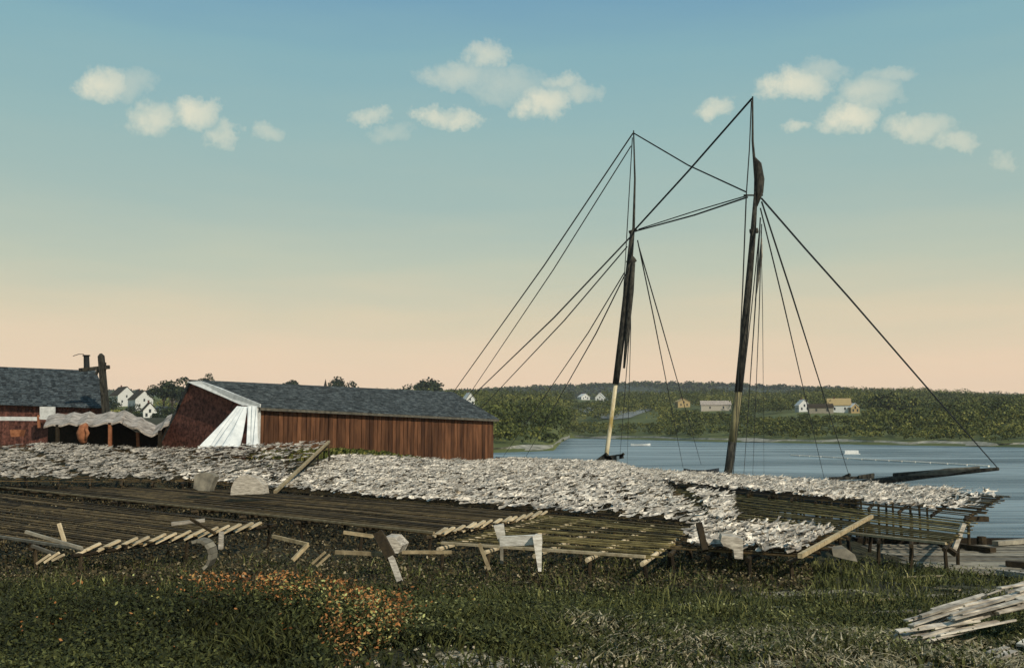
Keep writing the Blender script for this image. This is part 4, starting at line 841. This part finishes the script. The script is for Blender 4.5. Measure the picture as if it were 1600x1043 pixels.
def fl_keep(x, y):
    u = x/y*F+800; 
    e = ((x+2.45)/1.25)**2+((y-10.9)/.75)**2; e2_ = ((x+1.4)/.42)**2+((y-9.7)/1.5)**2; f_ = np.minimum(e, e2_)+np.sin(x*7)*.2+np.abs(rng.normal(size=len(x)))*.25
    r_ = rng.uniform(0, 1, len(x)); return (f_ < 1) & (clump(x*3.4, y*3.4) > -.4) | (r_ < .012) & (x < -.3) & (x > -5)
weeds(52000, lambda n: rng.uniform(8.3, 14, n), lambda n, y: rng.uniform(-6.5, .3, n), .013, 'orange_wild_flowers', FW, 'orange and yellow wild flowers in the grass at lower left', 'flowers', fl_keep, lambda x, y, r_: np.clip(r_*.75+.25*(np.sin(x*3.3+y*2) > .5), 0, 1), .3)
BR = leafmat('dead_brush', [(0, (.015, .011, .006)), (.6, (.06, .045, .02)), (.92, (.14, .11, .05)), (1, (.34, .28, .17))])
weeds(90000, lambda n: rng.uniform(19.5, 52, n), lambda n, y: rng.uniform(-.62, .3, n)*y, .022, 'dead_brush', BR, 'brown dead brush and litter under the drying racks', 'brush', lambda x, y: (x < 10.5) & (y < shore(x)-.5), lambda x, y, r_: r_, .22)
# taller stems by the racks
blades(9000, lambda n: rng.uniform(15, 26, n), lambda n, y: rng.uniform(-.5, .42, n)*y, .2, .008, 'tall_grass', GR, 'taller tufts of grass and stems below the drying racks', 'grass', lambda x, y: clump(x, y) > .5, lambda x, y, r_: np.clip(r_*.7+.25, 0, 1), .35)
# grass under and between the racks and along the shed foot
def ys2(n): return rng.uniform(26, 95, n)
def xs2(n, y): return rng.uniform(-.6, .2, n)*y
YG = leafmat('shed_foot_grass', [(0, (.02, .03, .008)), (.6, (.08, .1, .02)), (1, (.26, .24, .07))])
def along(n): pass
s_ = rng.uniform(-.05, 1.35, 14000); off = rng.uniform(.2, 2.4, 14000); gx = P1.x+(P2.x-P1.x)*s_+out.x*off; gy = P1.y+(P2.y-P1.y)*s_+out.y*off
h_ = .5*rng.uniform(.4, 1.3, 14000); gzz = ground(gx, gy); a_ = rng.uniform(0, 6.28, 14000); V_ = np.stack([np.stack([gx-np.cos(a_)*.05, gy-np.sin(a_)*.05, gzz], 1), np.stack([gx+np.cos(a_)*.05, gy+np.sin(a_)*.05, gzz], 1), np.stack([gx+.1, gy, gzz+h_], 1), np.stack([gx-.02, gy, gzz+h_*.9], 1)], 1).reshape(-1, 3)
k_ = gy < shore(gx)-.5
tag(npmesh('shed_grass', V_, np.arange(56000).reshape(-1, 4), rng.uniform(0, 1, 14000), YG, 'stuff'), 'yellowish grass along the foot of the long shed', 'grass')
# loose stones / chips
ST = MB()
for _ in range(900):
    y = random.uniform(8, 16)**1.0; x = random.uniform(-1.5, .52*y)
    if ((x-3.4)/2.6)**2+((y-9.8)/2.6)**2 > 1.1 and random.random() < .75 and not (y < 9.2 and x > -1.5): continue
    z = gz(x, y); s_ = random.uniform(.008, .04); k = len(ST.v); rr = random.random(); a = random.uniform(0, 3)
    vs = [Vector((math.cos(a+i*1.05)*s_*random.uniform(.7, 1.4)+x, math.sin(a+i*1.05)*s_*random.uniform(.5, 1)+y, z+random.uniform(0, .01))) for i in range(6)]
    top_ = [v+Vector(((x-v.x)*.35, (y-v.y)*.35, s_*random.uniform(.3, .8))) for v in vs]; ST.add(vs+top_, [tuple(range(6, 12))]+[(i, (i+1) % 6, 6+(i+1) % 6, 6+i) for i in range(6)], rr)
tag(ST.obj('gravel', 'stone'), 'pale stones and chips scattered on the bare ground at lower right', 'gravel', kind='stuff')
# loose boards in the grass
for i, (x0, y0, x1, y1) in enumerate([(1320, 944, 1395, 939), (1345, 962, 1440, 958), (1255, 934, 1290, 937), (1180, 956, 1230, 952), (1460, 922, 1500, 925), (1240, 968, 1275, 972), (1400, 905, 1475, 902), (1060, 950, 1095, 944), (870, 975, 905, 970), (1120, 905, 1170, 900)]):
    def gp(px, py):
        for D in np.arange(7, 30, .05):
            p_ = P(px, py, D=float(D))
            if p_.z <= gz(p_.x, p_.y): return p_
        return p_
    a = gp(x0, y0)+Vector((0, 0, .05)); b_ = gp(x1, y1)+Vector((0, 0, .05)); m_ = MB(); m_.bar(a, b_, .09, .03); tag(m_.obj('loose_board', 'greyw' if i % 2 else 'pole', base=a), 'weathered board lying half hidden in the grass at lower right', 'board', 'loose boards in the grass')
# ------------------------------------------------------------------ plank heap at the lower right
pa = Vector((4.4, 11.3, gz(4.4, 11.3))); dr = Vector((2.3, 1.25, 0)).normalized(); sdv = Vector((-dr.y, dr.x, 0))
for i in range(64):
    row = i % 6; lay = i//6; st_ = random.uniform(0, 2.6) if i > 6 else random.uniform(0, .4); ln_ = random.uniform(.7, 1.7)
    off = (row-2)*.085+random.uniform(-.05, .05); ang = random.gauss(0, .1)
    dd = Vector((dr.x*math.cos(ang)-dr.y*math.sin(ang), dr.x*math.sin(ang)+dr.y*math.cos(ang), 0)); a = pa+dr*st_+sdv*off
    rise = .05+.11*st_+lay*.018; a.z = pa.z+rise; b_ = a+dd*ln_; b_.z = a.z+ln_*.09+random.uniform(-.03, .03)
    m_ = MB(); m_.bar(a, b_, random.uniform(.035, .085), random.uniform(.015, .03), up=(random.uniform(-.3, .3), random.uniform(-.4, .2), 1))
    tag(m_.obj('plank', 'board', base=a), 'bleached plank in the heap at the lower right corner', 'plank', 'planks heaped at the lower right corner')
for i in range(16):
    x = random.uniform(4.6, 6.3); y = random.uniform(9.3, 11.0); a = Vector((x, y, gz(x, y)+.06)); an = random.uniform(.2, .9); b_ = a+Vector((math.cos(an), math.sin(an), .05))*random.uniform(.12, .4)
    m_ = MB(); m_.bar(a, b_, .07, .03); tag(m_.obj('wood_scrap', 'board', base=a), 'small pale scrap of wood below the plank heap', 'wood scrap', 'wood scraps below the plank heap')

# ------------------------------------------------------------------ haze over the river
hz = MB(); hz.box((0, 1100, 58), (7000, 2700, 124)); m = bpy.data.materials.new('haze'); m.use_nodes = True; n = m.node_tree.nodes; n.remove(n['Principled BSDF'])
v = n.new('ShaderNodeVolumePrincipled'); v.inputs['Density'].default_value = .0001; v.inputs['Color'].default_value = (.85, .9, .95, 1); m.node_tree.links.new(v.outputs[0], n['Material Output'].inputs['Volume'])
o = hz.obj('haze', m); o['kind'] = 'stuff'
